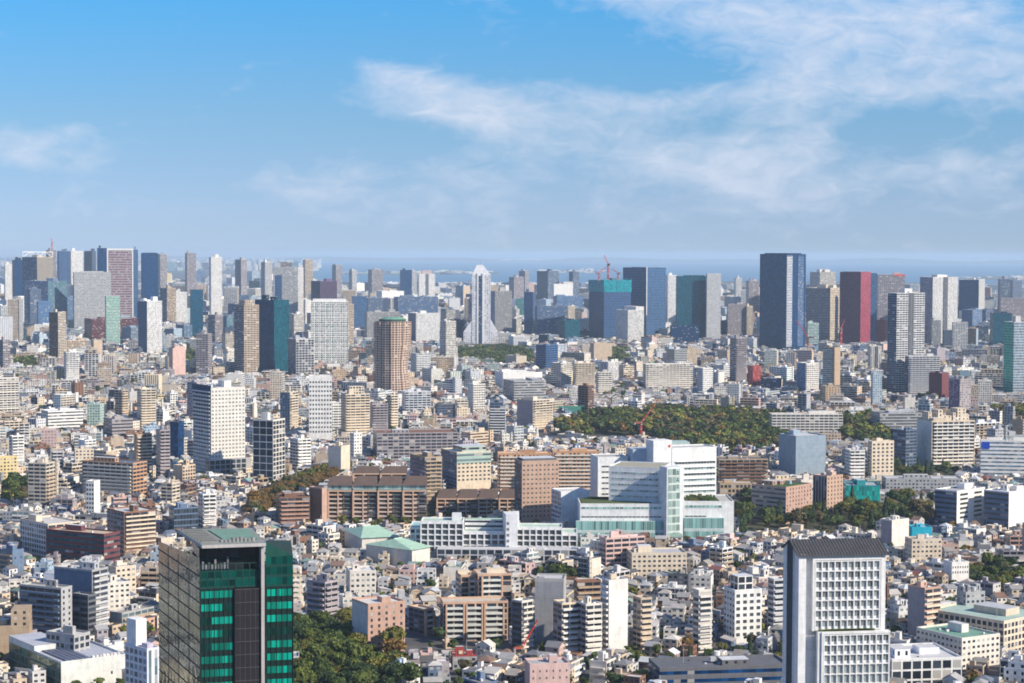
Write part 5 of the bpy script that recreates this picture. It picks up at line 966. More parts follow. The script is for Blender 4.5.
# ---- cranes
def crane(label, px, pyb, D, ph_, jib, tilt, rot, z0=0, col=(.55, .04, .03), s=1.0, cat='crane'):
    X, Y, z = at(px, pyb, D); root = thing('tower_crane', label, cat, (X, Y, z if z0 is None else z0), rot); P = Parts(); b0 = 0; h = ph_
    m = P.new('mast')
    for (x, y) in ((-1, -1), (1, -1), (1, 1), (-1, 1)): m.bar((x*s, y*s, 0), (x*s, y*s, h), .45*s, col)
    k = 0; st_ = 3.2*s
    while (k+1)*st_ < h:
        for (a, b_) in (((-1, -1), (1, -1)), ((1, -1), (1, 1)), ((1, 1), (-1, 1)), ((-1, 1), (-1, -1))): m.bar((a[0]*s, a[1]*s, k*st_), (b_[0]*s, b_[1]*s, (k+1)*st_), .28*s, col if k % 3 else (.7, .7, .68))
        k += 1
    P.new('operator_cab').box(-1.4*s, 1.4*s, -1.8*s, 1.2*s, h, h+2.6*s, (.6, .6, .6), 'curtain'); c, sn = math.cos(tilt), math.sin(tilt)
    j = P.new('jib'); e = (jib*c, 0, h+2.6*s+jib*sn); n = int(jib/4/s)
    for y in (-.8*s, .8*s): j.bar((0, y, h+2.6*s), (e[0], y*.4, e[2]), .42*s, col)
    j.bar((0, 0, h+4.4*s), e, .4*s, col)
    for i in range(n): t = i/n; t2 = (i+.5)/n; j.bar((e[0]*t, -.8*s, h+2.6*s+jib*sn*t), (e[0]*t2, 0, h+4.4*s+(jib*sn-1.8*s)*t2), .25*s, (.75, .74, .7) if i % 4 < 2 else col); j.bar((e[0]*t2, 0, h+4.4*s+(jib*sn-1.8*s)*t2), (e[0]*(t+1/n), .8*s, h+2.6*s+jib*sn*(t+1/n)), .25*s, col)
    P.new('counter_jib').bar((0, 0, h+3*s), (-jib*.28, 0, h+3.2*s), 1.6*s, (.35, .08, .06)); P.new('counterweight').box(-jib*.30, -jib*.24, -1.4*s, 1.4*s, h+.6*s, h+3.0*s, (.3, .3, .3)); P.new('hoist_cable').bar(e, (e[0], 0, max(h*.4, e[2]-jib*.5)), .16*s, (.05, .05, .05)); P.link(root)
zc = lambda py, D: at(600, py, D)[2]
crane('red luffing crane in the middle on the netted construction tower', 608, 281, 4822, 36, 26, R(62), 2.4, z0=zc(281, 4800)+.5, s=1.6)
crane('shorter red crane on the western corner of the netted construction tower', 599, 281, 4815, 14, 24, R(40), .4, z0=zc(281, 4800)+.5, s=1.6)
crane('short red crane on the eastern corner of the netted construction tower', 618, 281, 4820, 14, 22, R(35), 2.9, z0=zc(281, 4800)+.5, s=1.6)
crane('hazy red crane standing on the unfinished dark tower at the western skyline', 52, 250, 6330, 13, 15, R(55), 2.0, z0=zc(250, 6300), s=1.9)
crane('red luffing crane on a building site below the tall black glass tower', 808, 352, 4200, 30, 48, R(52), 2.6, s=1.3)
crane('small red upright crane between the cream faced and purple towers', 841, 352, 4300, 46, 22, R(66), .5, s=1.3)
crane('red and white lattice crane leaning among low houses near the salmon complex', 522, 660, 1010, 3, 17, R(58), R(25), s=.75)
crane('small red and white crane at the edge of the large wood', 641, 440, 2250, 14, 34, R(48), R(30), s=.8)
# ------------------------------------------------------------------ ground, parks, bay
def poly_px(pts, z=0): return [gnd(p[0], p[1], z) for p in pts]
def inside(x, y, P):
    c = False; n = len(P)
    for i in range(n):
        a, b_ = P[i], P[i-1]
        if (a[1] > y) != (b_[1] > y) and x < (b_[0]-a[0])*(y-a[1])/(b_[1]-a[1])+a[0]: c = not c
    return c
def sheet(name, pts, z, mat, kind='structure', thick=None):
    me = bpy.data.meshes.new(name); me.from_pydata([(p[0], p[1], z) for p in pts], [], [tuple(range(len(pts)))]); me.materials.append(mat); me.update()
    if me.polygons[0].normal.z < 0: me.flip_normals()
    o = bpy.data.objects.new(name, me); C.objects.link(o); return tag(o, kind=kind)
COAST = [(-120, 263), (60, 262.5), (200, 263.5), (262, 264.5), (300, 268), (322, 283), (360, 284.5), (400, 283), (440, 284), (470, 281), (520, 285), (600, 284), (680, 283), (740, 281), (800, 281.5), (880, 282), (960, 284), (1030, 283), (1150, 284)]
cw = poly_px(COAST); near = [(3000, -600), (-3000, -600)]
sheet('ground', [(cw[0][0]-9000, cw[0][1])] + cw + [(cw[-1][0]+9000, cw[-1][1]), (6000, -600), (-6000, -600)], 0, m_gnd)
sheet('sea', [(-90000, -300), (90000, -300), (90000, 120000), (-90000, 120000)], -1.5, m_sea)
ISL = [[(330, 273.5), (352, 272.3), (400, 271.6), (450, 271), (497, 271.6), (500, 273.5), (450, 274.5), (380, 275)], [(530, 271), (560, 270), (600, 270.5), (610, 272), (590, 273), (540, 272.6)], [(955, 277.5), (985, 276.5), (1060, 276), (1080, 280), (1000, 280.5), (965, 279)]]
ISLW = [poly_px(p) for p in ISL]
for p in ISLW: sheet('reclaimed_island_terrain', p, 0.5, m_shore)
FAR = poly_px([(-200, 259.0), (280, 260), (420, 260.5), (600, 261.2), (760, 262.5), (900, 263.5), (1300, 264.5)])
fy = [gnd(px, 0, 0) for px in ()]
sheet('far_shore_terrain', FAR + [(40000, 85000), (-40000, 85000)], 0.5, m_shore)
rg = random.Random(5); hv, hf = [], []
for k in range(161):
    X = -22000+k*300.0; Y = 56000+900*math.sin(k*.21); h = 60+55*math.sin(k*.13)**2+30*math.sin(k*.47+1)+rg.uniform(-6, 6)
    hv += [(X, Y-3500, 0), (X, Y, h), (X, Y+2500, 0)]
for k in range(160):
    a = k*3; hf += [(a, a+3, a+4, a+1), (a+1, a+4, a+5, a+2)]
me = bpy.data.meshes.new('far_hills'); me.from_pydata(hv, [], hf); me.materials.append(m_shore); tag(put('far_hills', me), kind='structure')
PARKS = dict(near=[(286, 640), (335, 628), (372, 642), (396, 664), (416, 682), (405, 715), (380, 740), (286, 740)],
             big=[(556, 427), (604, 416), (640, 417), (652, 413), (700, 414), (790, 419), (796, 432), (790, 454), (745, 463), (718, 456), (672, 450), (648, 436), (600, 436), (572, 440), (556, 436)],
             mid=[(737, 496), (770, 508), (800, 514), (850, 512), (900, 505), (935, 508), (930, 530), (860, 534), (800, 534), (736, 536)],
             row=[(888, 470), (955, 465), (958, 478), (890, 482)], east=[(828, 424), (870, 420), (892, 436), (905, 452), (866, 450), (840, 440)], avenue=[(250, 506), (300, 482), (338, 470), (352, 474), (330, 487), (290, 500), (262, 522), (248, 520)],
             edge=[(990, 414), (1040, 412), (1040, 430), (1000, 430)], tamachi=[(455, 352), (500, 349), (532, 351), (534, 366), (500, 367), (462, 362)], knoll=[(607, 352), (627, 351), (630, 366), (610, 367)],
             west=[(10, 366), (32, 360), (44, 366), (36, 375), (12, 374)], grove=[(965, 566), (1012, 572), (1030, 592), (985, 598), (968, 584)], dome=[(544, 580), (578, 578), (582, 590), (546, 592)],
             hosp=[(577, 538), (735, 535.5), (738, 540), (578, 543)], brown=[(330, 527), (420, 524), (422, 533), (345, 535)], strip=[(180, 348), (196, 346), (197, 372), (182, 372)], west2=[(0, 490), (26, 482), (60, 488), (40, 505), (0, 508)], office=[(655, 660), (780, 655), (785, 668), (660, 670)])
PW = {k: poly_px(v) for k, v in PARKS.items()}
for k in ('near', 'big', 'mid', 'row', 'east', 'avenue', 'edge', 'tamachi', 'knoll', 'grove'):
    o = sheet('park_ground', PW[k], 0.02, m_park)
PB = {k: (min(p[0] for p in v), max(p[0] for p in v), min(p[1] for p in v), max(p[1] for p in v)) for k, v in PW.items()}
def in_park(x, y):
    for k, v in PW.items():
        b_ = PB[k]
        if b_[0] < x < b_[1] and b_[2] < y < b_[3] and inside(x, y, v): return k
    return None
# ------------------------------------------------------------------ the mass of ordinary buildings
HASH = {}
def obb_hit(a, b_):
    dx, dy = b_[0]-a[0], b_[1]-a[1]
    ra, rb = math.hypot(a[2], a[3]), math.hypot(b_[2], b_[3])
    if dx*dx+dy*dy > (ra+rb)**2: return False
    for ang in (a[4], a[4]+math.pi/2, b_[4], b_[4]+math.pi/2):
        c, s = math.cos(ang), math.sin(ang); d = abs(dx*c+dy*s)
        r = sum(abs(o[2]*math.cos(o[4]-ang))+abs(o[3]*math.sin(o[4]-ang)) for o in (a, b_))
        if d > r: return False
    return True
CELL = 60.0
def cells(f):
    r = math.hypot(f[2], f[3]); return [(i, j) for i in range(int((f[0]-r)//CELL), int((f[0]+r)//CELL)+1) for j in range(int((f[1]-r)//CELL), int((f[1]+r)//CELL)+1)]
def free(f):
    for c in cells(f):
        for g in HASH.get(c, ()):
            if obb_hit(f, g): return False
    return True
def occupy(f):
    for c in cells(f): HASH.setdefault(c, []).append(f)
for f in FOOT: occupy(f)
COLP = [[] for _ in range(128)]
for (x0, x1, yb, Yh) in PROT:
    for c in range(max(0, int((x0-1)//8)), min(127, int((x1+1)//8))+1): COLP[c].append((x0, x1, yb, Yh))
def zcap(x, y, r):
    """how tall a building here may be before it would hide what the photograph shows behind it"""
    px = 512+FPX*x/y; hw = r*FPX/y; cap = 1e9
    for c in range(max(0, int((px-hw)//8)), min(127, int((px+hw)//8))+1):
        for (x0, x1, yb, Yh) in COLP[c]:
            if Yh > y and px+hw > x0+1 and px-hw < x1-1: cap = min(cap, CH-(yb+1-254.5)*y/FPX)
    for k, line in PVIS:
        if line[0] < px+hw and px-hw < line[1] and y < line[3]: cap = min(cap, CH-(line[2]-254.5)*y/FPX)
    return cap
PVIS = [('near', (293, 420, 652, 1100)), ('big', (548, 790, 444, 2120)), ('big2', (540, 660, 437, 2300)), ('mid', (737, 935, 529, 1466)), ('hosprow', (577, 738, 539, 1372)), ('avenue', (255, 345, 500, 1560)), ('east', (830, 900, 446, 2060)), ('tam', (458, 534, 362, 3600)), ('row', (890, 955, 474, 1830)), ('fore', (-50, 1100, 652, 1010)), ('bay', (318, 1200, 282.5, 15000)), ('north', (-200, 318, 272, 15000))]
WALLC = [('white', 'white', 11), ('offwhite', 'off-white', 12), ('cream', 'cream', 9), ('lightgrey', 'light grey', 5), ('beige', 'beige', 8), ('grey', 'grey', 3), ('mauve', 'dusty mauve', 3), ('tan', 'tan', 3), ('brown', 'brown', 2.2), ('salmon', 'salmon', 2), ('pink', 'pink', 2), ('slate', 'slate', 2), ('darkgrey', 'charcoal', 1.2), ('yellow', 'straw yellow', .6), ('paleblue', 'pale blue', .8), ('red', 'brick red', .3)]
ROOFC = [((.30, .29, .28), 'grey', 8), ((.17, .17, .18), 'dark grey', 3), ((.10, .10, .11), 'black', 1.0), ((.20, .13, .10), 'brown', 3), ((.16, .19, .25), 'slate blue', 1.3), ((.20, .29, .25), 'faded green', .7), ((.45, .43, .41), 'pale', 4), ((.26, .11, .09), 'rust red', .5), ((.58, .58, .57), 'white', 2)]
def pick(r, L_):
    t = r.random()*sum(x[-1] for x in L_)
    for x in L_:
        t -= x[-1]
        if t <= 0: return x
    return L_[-1]
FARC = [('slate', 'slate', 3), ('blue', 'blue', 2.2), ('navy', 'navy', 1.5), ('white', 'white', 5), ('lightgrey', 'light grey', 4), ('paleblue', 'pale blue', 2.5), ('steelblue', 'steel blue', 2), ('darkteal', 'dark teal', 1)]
def make_house(P, s, det):
    r = random.Random(s['seed']); w, d, fl = s['w']/2, s['d']/2, s['fl']; h = fl*2.85+.4; c = s['c']; rc = s['rc']; k = s['roof']
    b = P.new('house_wall')
    if det and k == 'flat': b.box(-w, w, -d, d, 0, h-.5, c, 'punch', 'dark', top=rc, nf=fl)
    else: b.box(-w, w, -d, d, 0, h, c, 'punch', 'dark', top=rc, nf=fl)
    rf = P.new('roof') if k != 'flat' or det else None; o = .45
    if k == 'gable':
        if s.get('turn'):
            e = [(-w-o, -d-o, h), (w+o, -d-o, h), (w+o, d+o, h), (-w-o, d+o, h)]; hr = h+w*.62; a, q = (0, -d-o, hr), (0, d+o, hr)
            rf.face([e[1], e[2], q, a], rc); rf.face([e[3], e[0], a, q], rc); b.face([(-w, -d, h), (w, -d, h), (0, -d, hr-.3)], c); b.face([(w, d, h), (-w, d, h), (0, d, hr-.3)], c)
        else:
            e = [(-w-o, -d-o, h), (w+o, -d-o, h), (w+o, d+o, h), (-w-o, d+o, h)]; hr = h+d*.62; a, q = (-w-o, 0, hr), (w+o, 0, hr)
            rf.face([e[0], e[1], q, a], rc); rf.face([e[2], e[3], a, q], rc); b.face([(w, -d, h), (w, d, h), (w, 0, hr-.3)], c); b.face([(-w, d, h), (-w, -d, h), (-w, 0, hr-.3)], c)
        if det: rf.face(list(reversed(e)), COL['offwhite'])
    elif k == 'hip':
        e = [(-w-o, -d-o, h), (w+o, -d-o, h), (w+o, d+o, h), (-w-o, d+o, h)]; m = min(w, d); hr = h+m*.6; a, q = (-(w-m*.9), -(d-m)*0, hr), (w-m*.9, 0, hr)
        rf.face([e[0], e[1], q, a], rc); rf.face([e[1], e[2], q], rc); rf.face([e[2], e[3], a, q], rc); rf.face([e[3], e[0], a], rc)
        if det: rf.face(list(reversed(e)), COL['offwhite'])
    elif k == 'shed':
        hr = h+d*.5; e = [(-w-o, -d-o, h), (w+o, -d-o, h), (w+o, d+o, hr), (-w-o, d+o, hr)]; rf.face(e, rc)
        b.face([(w, -d, h), (w, d, h), (w, d, hr-.2)], c); b.face([(-w, d, h), (-w, -d, h), (-w, d, hr-.2)], c); b.face([(w, d, h), (-w, d, h), (-w, d, hr-.2), (w, d, hr-.2)], c)
    elif det:
        rf.ring(-w-.03, w+.03, -d-.03, d+.03, h-.48, .7, .2, c, rc)
        if r.random() < .4:
            x = r.uniform(-w*.5, w*.2); P.new('stair_head').box(x, x+w*.6, d*.1, d*.8, h-.4, h+2.1, c, top=rc)
    if det:
        if s['bal']: q = P.new('balcony'); q.box(-w*.7, w*.25, -d-1.1, -d-.02, h-2.9, h-1.8, jit(r.choice([COL['white'], COL['tan'], COL['grey']]), .1), bottom=True)
        P.new('door').box(w*.3, w*.3+1.0, -d-.08, -d+.02, 0, 2.1, jit(r.choice([COL['brown'], COL['darkgrey'], COL['white']]), .2))
        P.new('air_conditioner').box(w+.02, w+.4, -d*.3, -d*.3+.9, .3 if fl < 3 else h-2.6, 1.0 if fl < 3 else h-1.9, COL['offwhite'])
        if fl >= 2 and r.random() < .35: P.new('porch').box(-w*.3, w*.6, -d-2.2, -d-.03, 0, 2.7, c, 'blank', top=rc)
def make_flat(P, s, det):
    """apartment and office blocks"""
    r = random.Random(s['seed']); w, d, fl, fh = s['w']/2, s['d']/2, s['fl'], 3.05; h = fl*fh+.6; c, c2, rc = s['c'], s['c2'], s['rc']; st, gl = s['st'], s['gl']
    sb = s['setback'] if fl > 3 else 0; hb = h-sb*fh
    b = P.new('building_wall'); sts = [st, s['st2'], st, s['st2']]
    b.box(-w, w, -d, d, 0, hb-.01, c, st, gl, sts=sts, cols=[c, c2, c, c2], top=rc, fh=fh)
    tx0, tx1, ty0, ty1 = -w, w, -d, d
    if sb:
        ty0 = -d+d*.45*r.choice([0, 1]); tx0 = -w+w*.3*r.choice([0, 1]); ty1 = d-d*.3*r.choice([0, 1]); tx1 = w-w*.3*r.choice([0, 1]); b.box(tx0+.02, tx1-.02, ty0+.02, ty1-.02, hb, h-.02, c, st, gl, sts=sts, top=rc, fh=fh)
        if det: P.new('terrace_parapet').ring(-w-.04, w+.04, -d-.04, d+.04, hb+.01, .9, .2, c, rc)
    if det:
        rf_ = P.new('roof'); rf_.ring(tx0-.03, tx1+.03, ty0-.03, ty1+.03, h, .8, .25, c, rc)
        if s['bal']:
            n = max(1, int(hb/fh)-1); bc = s['bc']
            for k in range(n):
                q = P.new('balcony'); z = fh*(k+1)+.1; q.box(-w+w*.06, w-w*(.06 if not s['stair'] else .4), -d-1.25, -d-.02, z, z+1.05, bc, bottom=True)
            if s['bal'] == 2:
                for k in range(n): q = P.new('balcony'); z = fh*(k+1)+.12; q.box(-w-1.2, -w-.02, -d*.8, d*.8, z, z+1.05, bc, bottom=True)
        if s['stair']: P.new('stair_tower').box(w-w*.34, w-w*.04, -d-1.6, -d-.03, 0, h+2.2, c2, 'slot', gl)
        gear(P, tx0+.5, tx1-.5, ty0+.5, ty1-.5, h+.02, c, 1.0, par=rf_)
    else:
        for _ in range(3):
            x, y, t_ = r.uniform(-.8, .6)*w, r.uniform(-.8, .6)*d, r.uniform(1, 3); P.new('roof_unit').box(x, x+t_, y, y+t_, h+.01, h+r.uniform(.7, 1.8), r.choice([COL['white'], COL['darkgrey'], COL['grey'], COL['tan']]))
        x, y = r.uniform(-.5, .2)*w, r.uniform(-.5, .2)*d; q = P.new('plant_room'); q.box(x, x+w*r.uniform(.3, .6), y, y+d*r.uniform(.3, .6), h, h+r.uniform(2, 4), c, top=rc)
        if r.random() < .5: x, y = r.uniform(-.7, .5)*w, r.uniform(-.7, .5)*d; q.box(x, x+1.8, y, y+1.8, h+.01, h+r.uniform(1.2, 2.4), r.choice([COL['white'], COL['grey'], COL['paleblue']]))
SP = []
LOW = [(625, 770, 548, 668), (735, 905, 528, 575), (480, 700, 655, 720), (888, 960, 545, 600), (225, 360, 540, 600), (120, 420, 505, 545), (480, 700, 385, 432)]
def spec(kind, x, y, rot, w, d, fl):
    s = dict(kind=kind, x=x, y=y, rot=rot, w=w, d=d, fl=fl, seed=rnd.randrange(1 << 30)); W_ = pick(rnd, WALLC); s['c'] = jit(COL[W_[0]], .10); s['cn'] = W_[1]; R_ = pick(rnd, ROOFC)
    s['rn'] = R_[1]; s['rc'] = jit(R_[0], .15); s['bal'] = rnd.random() < .45; s['turn'] = rnd.random() < .5
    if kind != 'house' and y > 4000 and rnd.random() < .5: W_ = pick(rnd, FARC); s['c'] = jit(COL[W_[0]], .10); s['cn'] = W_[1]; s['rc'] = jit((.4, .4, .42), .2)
    if kind == 'house': s['roof'] = rnd.choices(['gable', 'hip', 'flat', 'shed'], [25, 22, 43, 10])[0]; s['h'] = fl*2.85+(2.5 if s['roof'] != 'flat' else .8)
    else:
        if R_[1] in ('brown', 'rust red') and rnd.random() < .7: s['rn'] = 'pale'; s['rc'] = jit((.45, .43, .41), .15)
        s['h'] = fl*3.05+3; s['setback'] = rnd.choice([0, 0, 1, 2]) if kind == 'apartment_building' else 0; s['stair'] = rnd.random() < .35
        s['st'] = rnd.choice(['balc', 'balc', 'big', 'punch']) if kind == 'apartment_building' else rnd.choice(['ribbon', 'grid', 'curtain', 'dense', 'punch', 'vert'])
        s['st2'] = rnd.choice(['punch', 'slot', 'blank', s['st']]); s['gl'] = rnd.choice(['dark', 'dark', 'black', 'pale']) if kind == 'apartment_building' else rnd.choice(['dark', 'navy', 'blue', 'green', 'pale', 'black', 'dark'])
        s['bal'] = (rnd.choice([1, 1, 2]) if s['st'] in ('balc', 'big') else 0) if kind == 'apartment_building' else 0
        s['c2'] = s['c'] if rnd.random() < .7 else jit(COL[pick(rnd, WALLC)[0]]); s['bc'] = jit(rnd.choice([COL['white'], COL['offwhite'], s['c'], COL['lightgrey'], COL['tan']]), .06)
        if s['st'] in ('curtain', 'vert') : s['bal'] = 0
    return s
def try_add(kind, x, y, rot, w, d, fl, isl=False):
    if y < 700 or y > 13500: return False
    px = 512+FPX*x/y
    if (px < -30-12000/y and not (y < 1750 and x > -.92*y)) or px > 1054+12000/y: return False
    if not isl and in_park(x, y): return False
    gy = 254.5+CH*FPX/y
    for (a_, b_, t_, u_) in LOW:
        if a_ < px < b_ and t_ < gy < u_ and kind != 'house' and (fl > 3 or w > 22):
            if rnd.random() < .8: return False
    f = (x, y, w/2+.5, d/2+.5, rot)
    r = math.hypot(w, d)/2; cap = zcap(x, y, r*.8)
    need = fl*3.0+(3.5 if kind != 'house' else 2.0)
    while need > cap and fl > 1: fl -= 1; need -= 3.0
    if need > cap+1.2: return False
    if not free(f): return False
    occupy(f); SP.append(spec(kind, x, y, rot, w, d, max(1, fl) if kind == 'house' else max(2, fl))); return True
# districts with their own street direction
DC = {}
def dist_center(i, j, G):
    k = (i, j, G)
    if k not in DC:
        r = random.Random(i*7919+j*104729+int(G)); DC[k] = ((i+.5+r.uniform(-.3, .3))*G, (j+.5+r.uniform(-.3, .3))*G, r.uniform(-.35, .35)+r.choice([0, .25, .8, -.5]), r.uniform(0, 1))
    return DC[k]
def fill(ya, yb, G, lot, pflat, poff, hmean, tall, left=.30):
    i0, i1 = int(-(left+.03)*yb//G)-1, int(.33*yb//G)+1
    lots = []
    for j in range(int(ya//G)-1, int(yb//G)+2):
        for i in range(i0, i1+1):
            cx, cy_, rot, ch = dist_center(i, j, G); c, s = math.cos(rot), math.sin(rot); n = int(G*.95/lot); row = 0; v = -G*.95
            while v < G*.95:
                row += 1; v += lot*(.98 if row % 2 else 1.42); u = -G*.95+rnd.random()*lot
                while u < G*.95:
                    u += lot*rnd.uniform(.82, 1.25); x, y = cx+u*c-v*s, cy_+u*s+v*c
                    if not (ya <= y < yb) or x > .30*y+60 or x < -left*y-60: continue
                    bd = (x-cx)**2+(y-cy_)**2; ok = True
                    for a in (-1, 0, 1):
                        for b_ in (-1, 0, 1):
                            if a or b_:
                                q = dist_center(i+a, j+b_, G)
                                if (x-q[0])**2+(y-q[1])**2 < bd+G*6: ok = False; break
                        if not ok: break
                    if ok: lots.append((x, y, rot, ch))
    order = list(range(len(lots))); rnd.shuffle(order)
    used = set()
    for k in order:
        x, y, rot, ch = lots[k]; q = rnd.random()
        if q < pflat*(.5+ch):
            used.add(k); big = rnd.random()
            fl = int(rnd.triangular(3, hmean*2, hmean*.8)); 
            if rnd.random() < tall: fl = int(fl*rnd.uniform(1.6, 3.2))
            if big < .3: w, d = lot*rnd.uniform(1.6, 3.2), lot*rnd.uniform(.9, 1.4)
            else: w, d = lot*rnd.uniform(1.0, 1.6), lot*rnd.uniform(.9, 1.3)
            if fl > 12: w, d = max(w, 18), max(d, 16)
            kind = 'office_building' if rnd.random() < poff else 'apartment_building'
            if rnd.random() < .12: fl = min(fl, 3); w *= 1.5
            try_add(kind, x, y, rot+(math.pi/2 if rnd.random() < .45 else 0), w, d, fl)
    for k in order:
        if k in used: continue
        x, y, rot, ch = lots[k]
        if lot < 30:
            if rnd.random() < .93: try_add('house', x+rnd.uniform(-.6, .6), y+rnd.uniform(-.6, .6), rot+rnd.uniform(-.03, .03)+(math.pi/2 if rnd.random() < .5 else 0), lot*rnd.uniform(.62, .86), lot*rnd.uniform(.58, .80), rnd.choice([1, 2, 2, 2, 3, 3]))
        else: try_add('apartment_building' if rnd.random() > poff else 'office_building', x, y, rot, lot*rnd.uniform(.6, .85), lot*rnd.uniform(.5, .8), rnd.choice([2, 3, 3, 4, 5, 6, 8]))
fill(720, 1700, 150, 9.8, .10, .12, 4.0, .05, .88)
fill(1700, 2700, 200, 11.2, .14, .15, 4.6, .08)
fill(2700, 4300, 300, 17, .30, .3, 5.0, .12)
fill(4300, 7000, 480, 27, .5, .45, 8.5, .25)
fill(7000, 13300, 900, 54, .75, .5, 8.0, .20)
# port and islands: sheds, terminals and towers by the water
for P_ in ISLW:
    x0, x1, y0, y1 = min(p[0] for p in P_), max(p[0] for p in P_), min(p[1] for p in P_), max(p[1] for p in P_)
    for _ in range(int((x1-x0)/26)):
        x, y = rnd.uniform(x0, x1), rnd.uniform(y0, y1)
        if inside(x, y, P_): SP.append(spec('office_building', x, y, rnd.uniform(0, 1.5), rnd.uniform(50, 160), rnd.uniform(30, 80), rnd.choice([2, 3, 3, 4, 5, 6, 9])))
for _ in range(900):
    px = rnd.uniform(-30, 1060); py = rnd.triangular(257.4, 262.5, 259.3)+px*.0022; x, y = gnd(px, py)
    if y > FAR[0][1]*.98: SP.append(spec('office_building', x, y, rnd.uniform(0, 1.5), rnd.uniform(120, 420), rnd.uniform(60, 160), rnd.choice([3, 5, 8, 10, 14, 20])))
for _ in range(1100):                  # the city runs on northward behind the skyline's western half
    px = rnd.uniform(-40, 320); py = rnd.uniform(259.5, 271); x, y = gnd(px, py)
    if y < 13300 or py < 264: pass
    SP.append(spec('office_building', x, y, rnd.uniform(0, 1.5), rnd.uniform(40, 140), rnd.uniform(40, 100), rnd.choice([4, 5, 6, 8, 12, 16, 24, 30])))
for s in SP:
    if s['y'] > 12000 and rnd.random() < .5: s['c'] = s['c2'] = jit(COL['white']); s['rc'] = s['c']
for s in SP:
    px, py, dd = proj(s['x'], s['y'], s['h']*.6); s['px'], s['py'] = px, py
    s['vis'] = (-8 < px < 1032 and py < 686); s['area'] = (s['w']+s['d'])*.6*(s['h']+s['d']*.35)/(dd*dd) if s['vis'] else 0
    # a building whose whole extent would lie behind a nearer landmark
    for (x0, x1, yb, Yh) in PROT:
        if Yh < s['y'] and x0+2 < px < x1-2 and yb > 600 and py > 548 and Yh < 1000: s['area'] *= .05; break
LAB = {}
def relation(s):
    best, bd = None, 1e9
    for (an, px, py, Y, _) in ANCH:
        d = math.hypot((px-s['px']), (py-s['py'])*1.3)
        if d < bd: best, bd = (an, px, py, Y), d
    an, px, py, Y = best; dx = s['px']-px; near_ = s['y'] < Y
    q = 'just ' if bd < 22 else '' if bd < 48 else 'well ' if bd < 90 else 'far '
    if abs(dx) > abs(s['py']-py)*1.2: r = ('west of' if dx < 0 else 'east of')
    else: r = ('in front of' if near_ else 'behind'); q = q.replace('just ', 'close ')
    return (q+r+' '+an)
NUMW = {1: 'one', 2: 'two', 3: 'three', 4: 'four', 5: 'five', 6: 'six', 7: 'seven', 8: 'eight', 9: 'nine', 10: 'ten', 11: 'eleven', 12: 'twelve'}
ORD = ['', 'second ', 'third ', 'fourth ', 'fifth ', 'sixth ', 'seventh ', 'eighth ', 'ninth ', 'tenth ']
def label(s):
    size = 'wide ' if s['w'] > 1.7*s['d'] or s['w'] > 26 else 'narrow ' if s['w'] < 9.5 else ''
    if s['kind'] == 'house': body = f"{size}{s['cn']} {NUMW[s['fl']]}-storey house, {s['rn']} {'flat' if s['roof']=='flat' else 'gabled' if s['roof']=='gable' else 'hipped' if s['roof']=='hip' else 'sloping'} roof,"
    else: body = f"{size}{s['cn']} {NUMW.get(s['fl'], 'many')}-storey {'flats' if s['kind']=='apartment_building' else 'offices'}, {s['rn']} roof,"
    rel = relation(s); i = 0
    while True:
        l = ORD[min(i, 9)]+body+' '+rel; l = ' '.join(l.split()[:16])
        if l not in LAB: break
        i += 1
        if i > 9: break
    LAB[l] = 1; return l
KINDS = {'house': 'houses packed between the larger buildings', 'apartment_building': 'low and middle rise apartment blocks of the city', 'office_building': 'office and commercial blocks of the city'}
nheroes = {'apartment_building': sum(1 for o in C.objects if o.parent is None and o.name.startswith('apartment_building')), 'office_building': sum(1 for o in C.objects if o.parent is None and o.name.startswith('office_building')), 'house': 0}
for kind, grp in KINDS.items():
    L_ = sorted([s for s in SP if s['kind'] == kind], key=lambda s: -s['area']); n = 298-nheroes[kind]
    ind, rest = L_[:n], L_[n:]; mk = make_house if kind == 'house' else make_flat
    ind.sort(key=lambda s: s['px'])
    for s in ind:
        root = thing(kind, label(s), 'house' if kind == 'house' else 'building', (s['x'], s['y'], 0), s['rot'], grp); P = Parts(); mk(P, s, True); P.link(root)
    big = MB(); PM = Parts(big)
    for s in rest:
        big.set(s['x'], s['y'], 0, s['rot']); mk(PM, s, s['y'] < 2700 and -40 < s['px'] < 1064)
    big.set(0, 0, 0, 0)
    tag(put({'house': 'house_district', 'apartment_building': 'apartment_district', 'office_building': 'office_district'}[kind], big), {'house': 'dense low houses filling the city between larger buildings', 'apartment_building': 'countless apartment blocks filling the city to the skyline', 'office_building': 'countless office blocks, sheds and towers out to the bay shore'}[kind], {'house': 'houses', 'apartment_building': 'apartments', 'office_building': 'offices'}[kind], grp, 'stuff')
print('FILL', len(SP), {k: sum(1 for s in SP if s['kind'] == k) for k in KINDS})
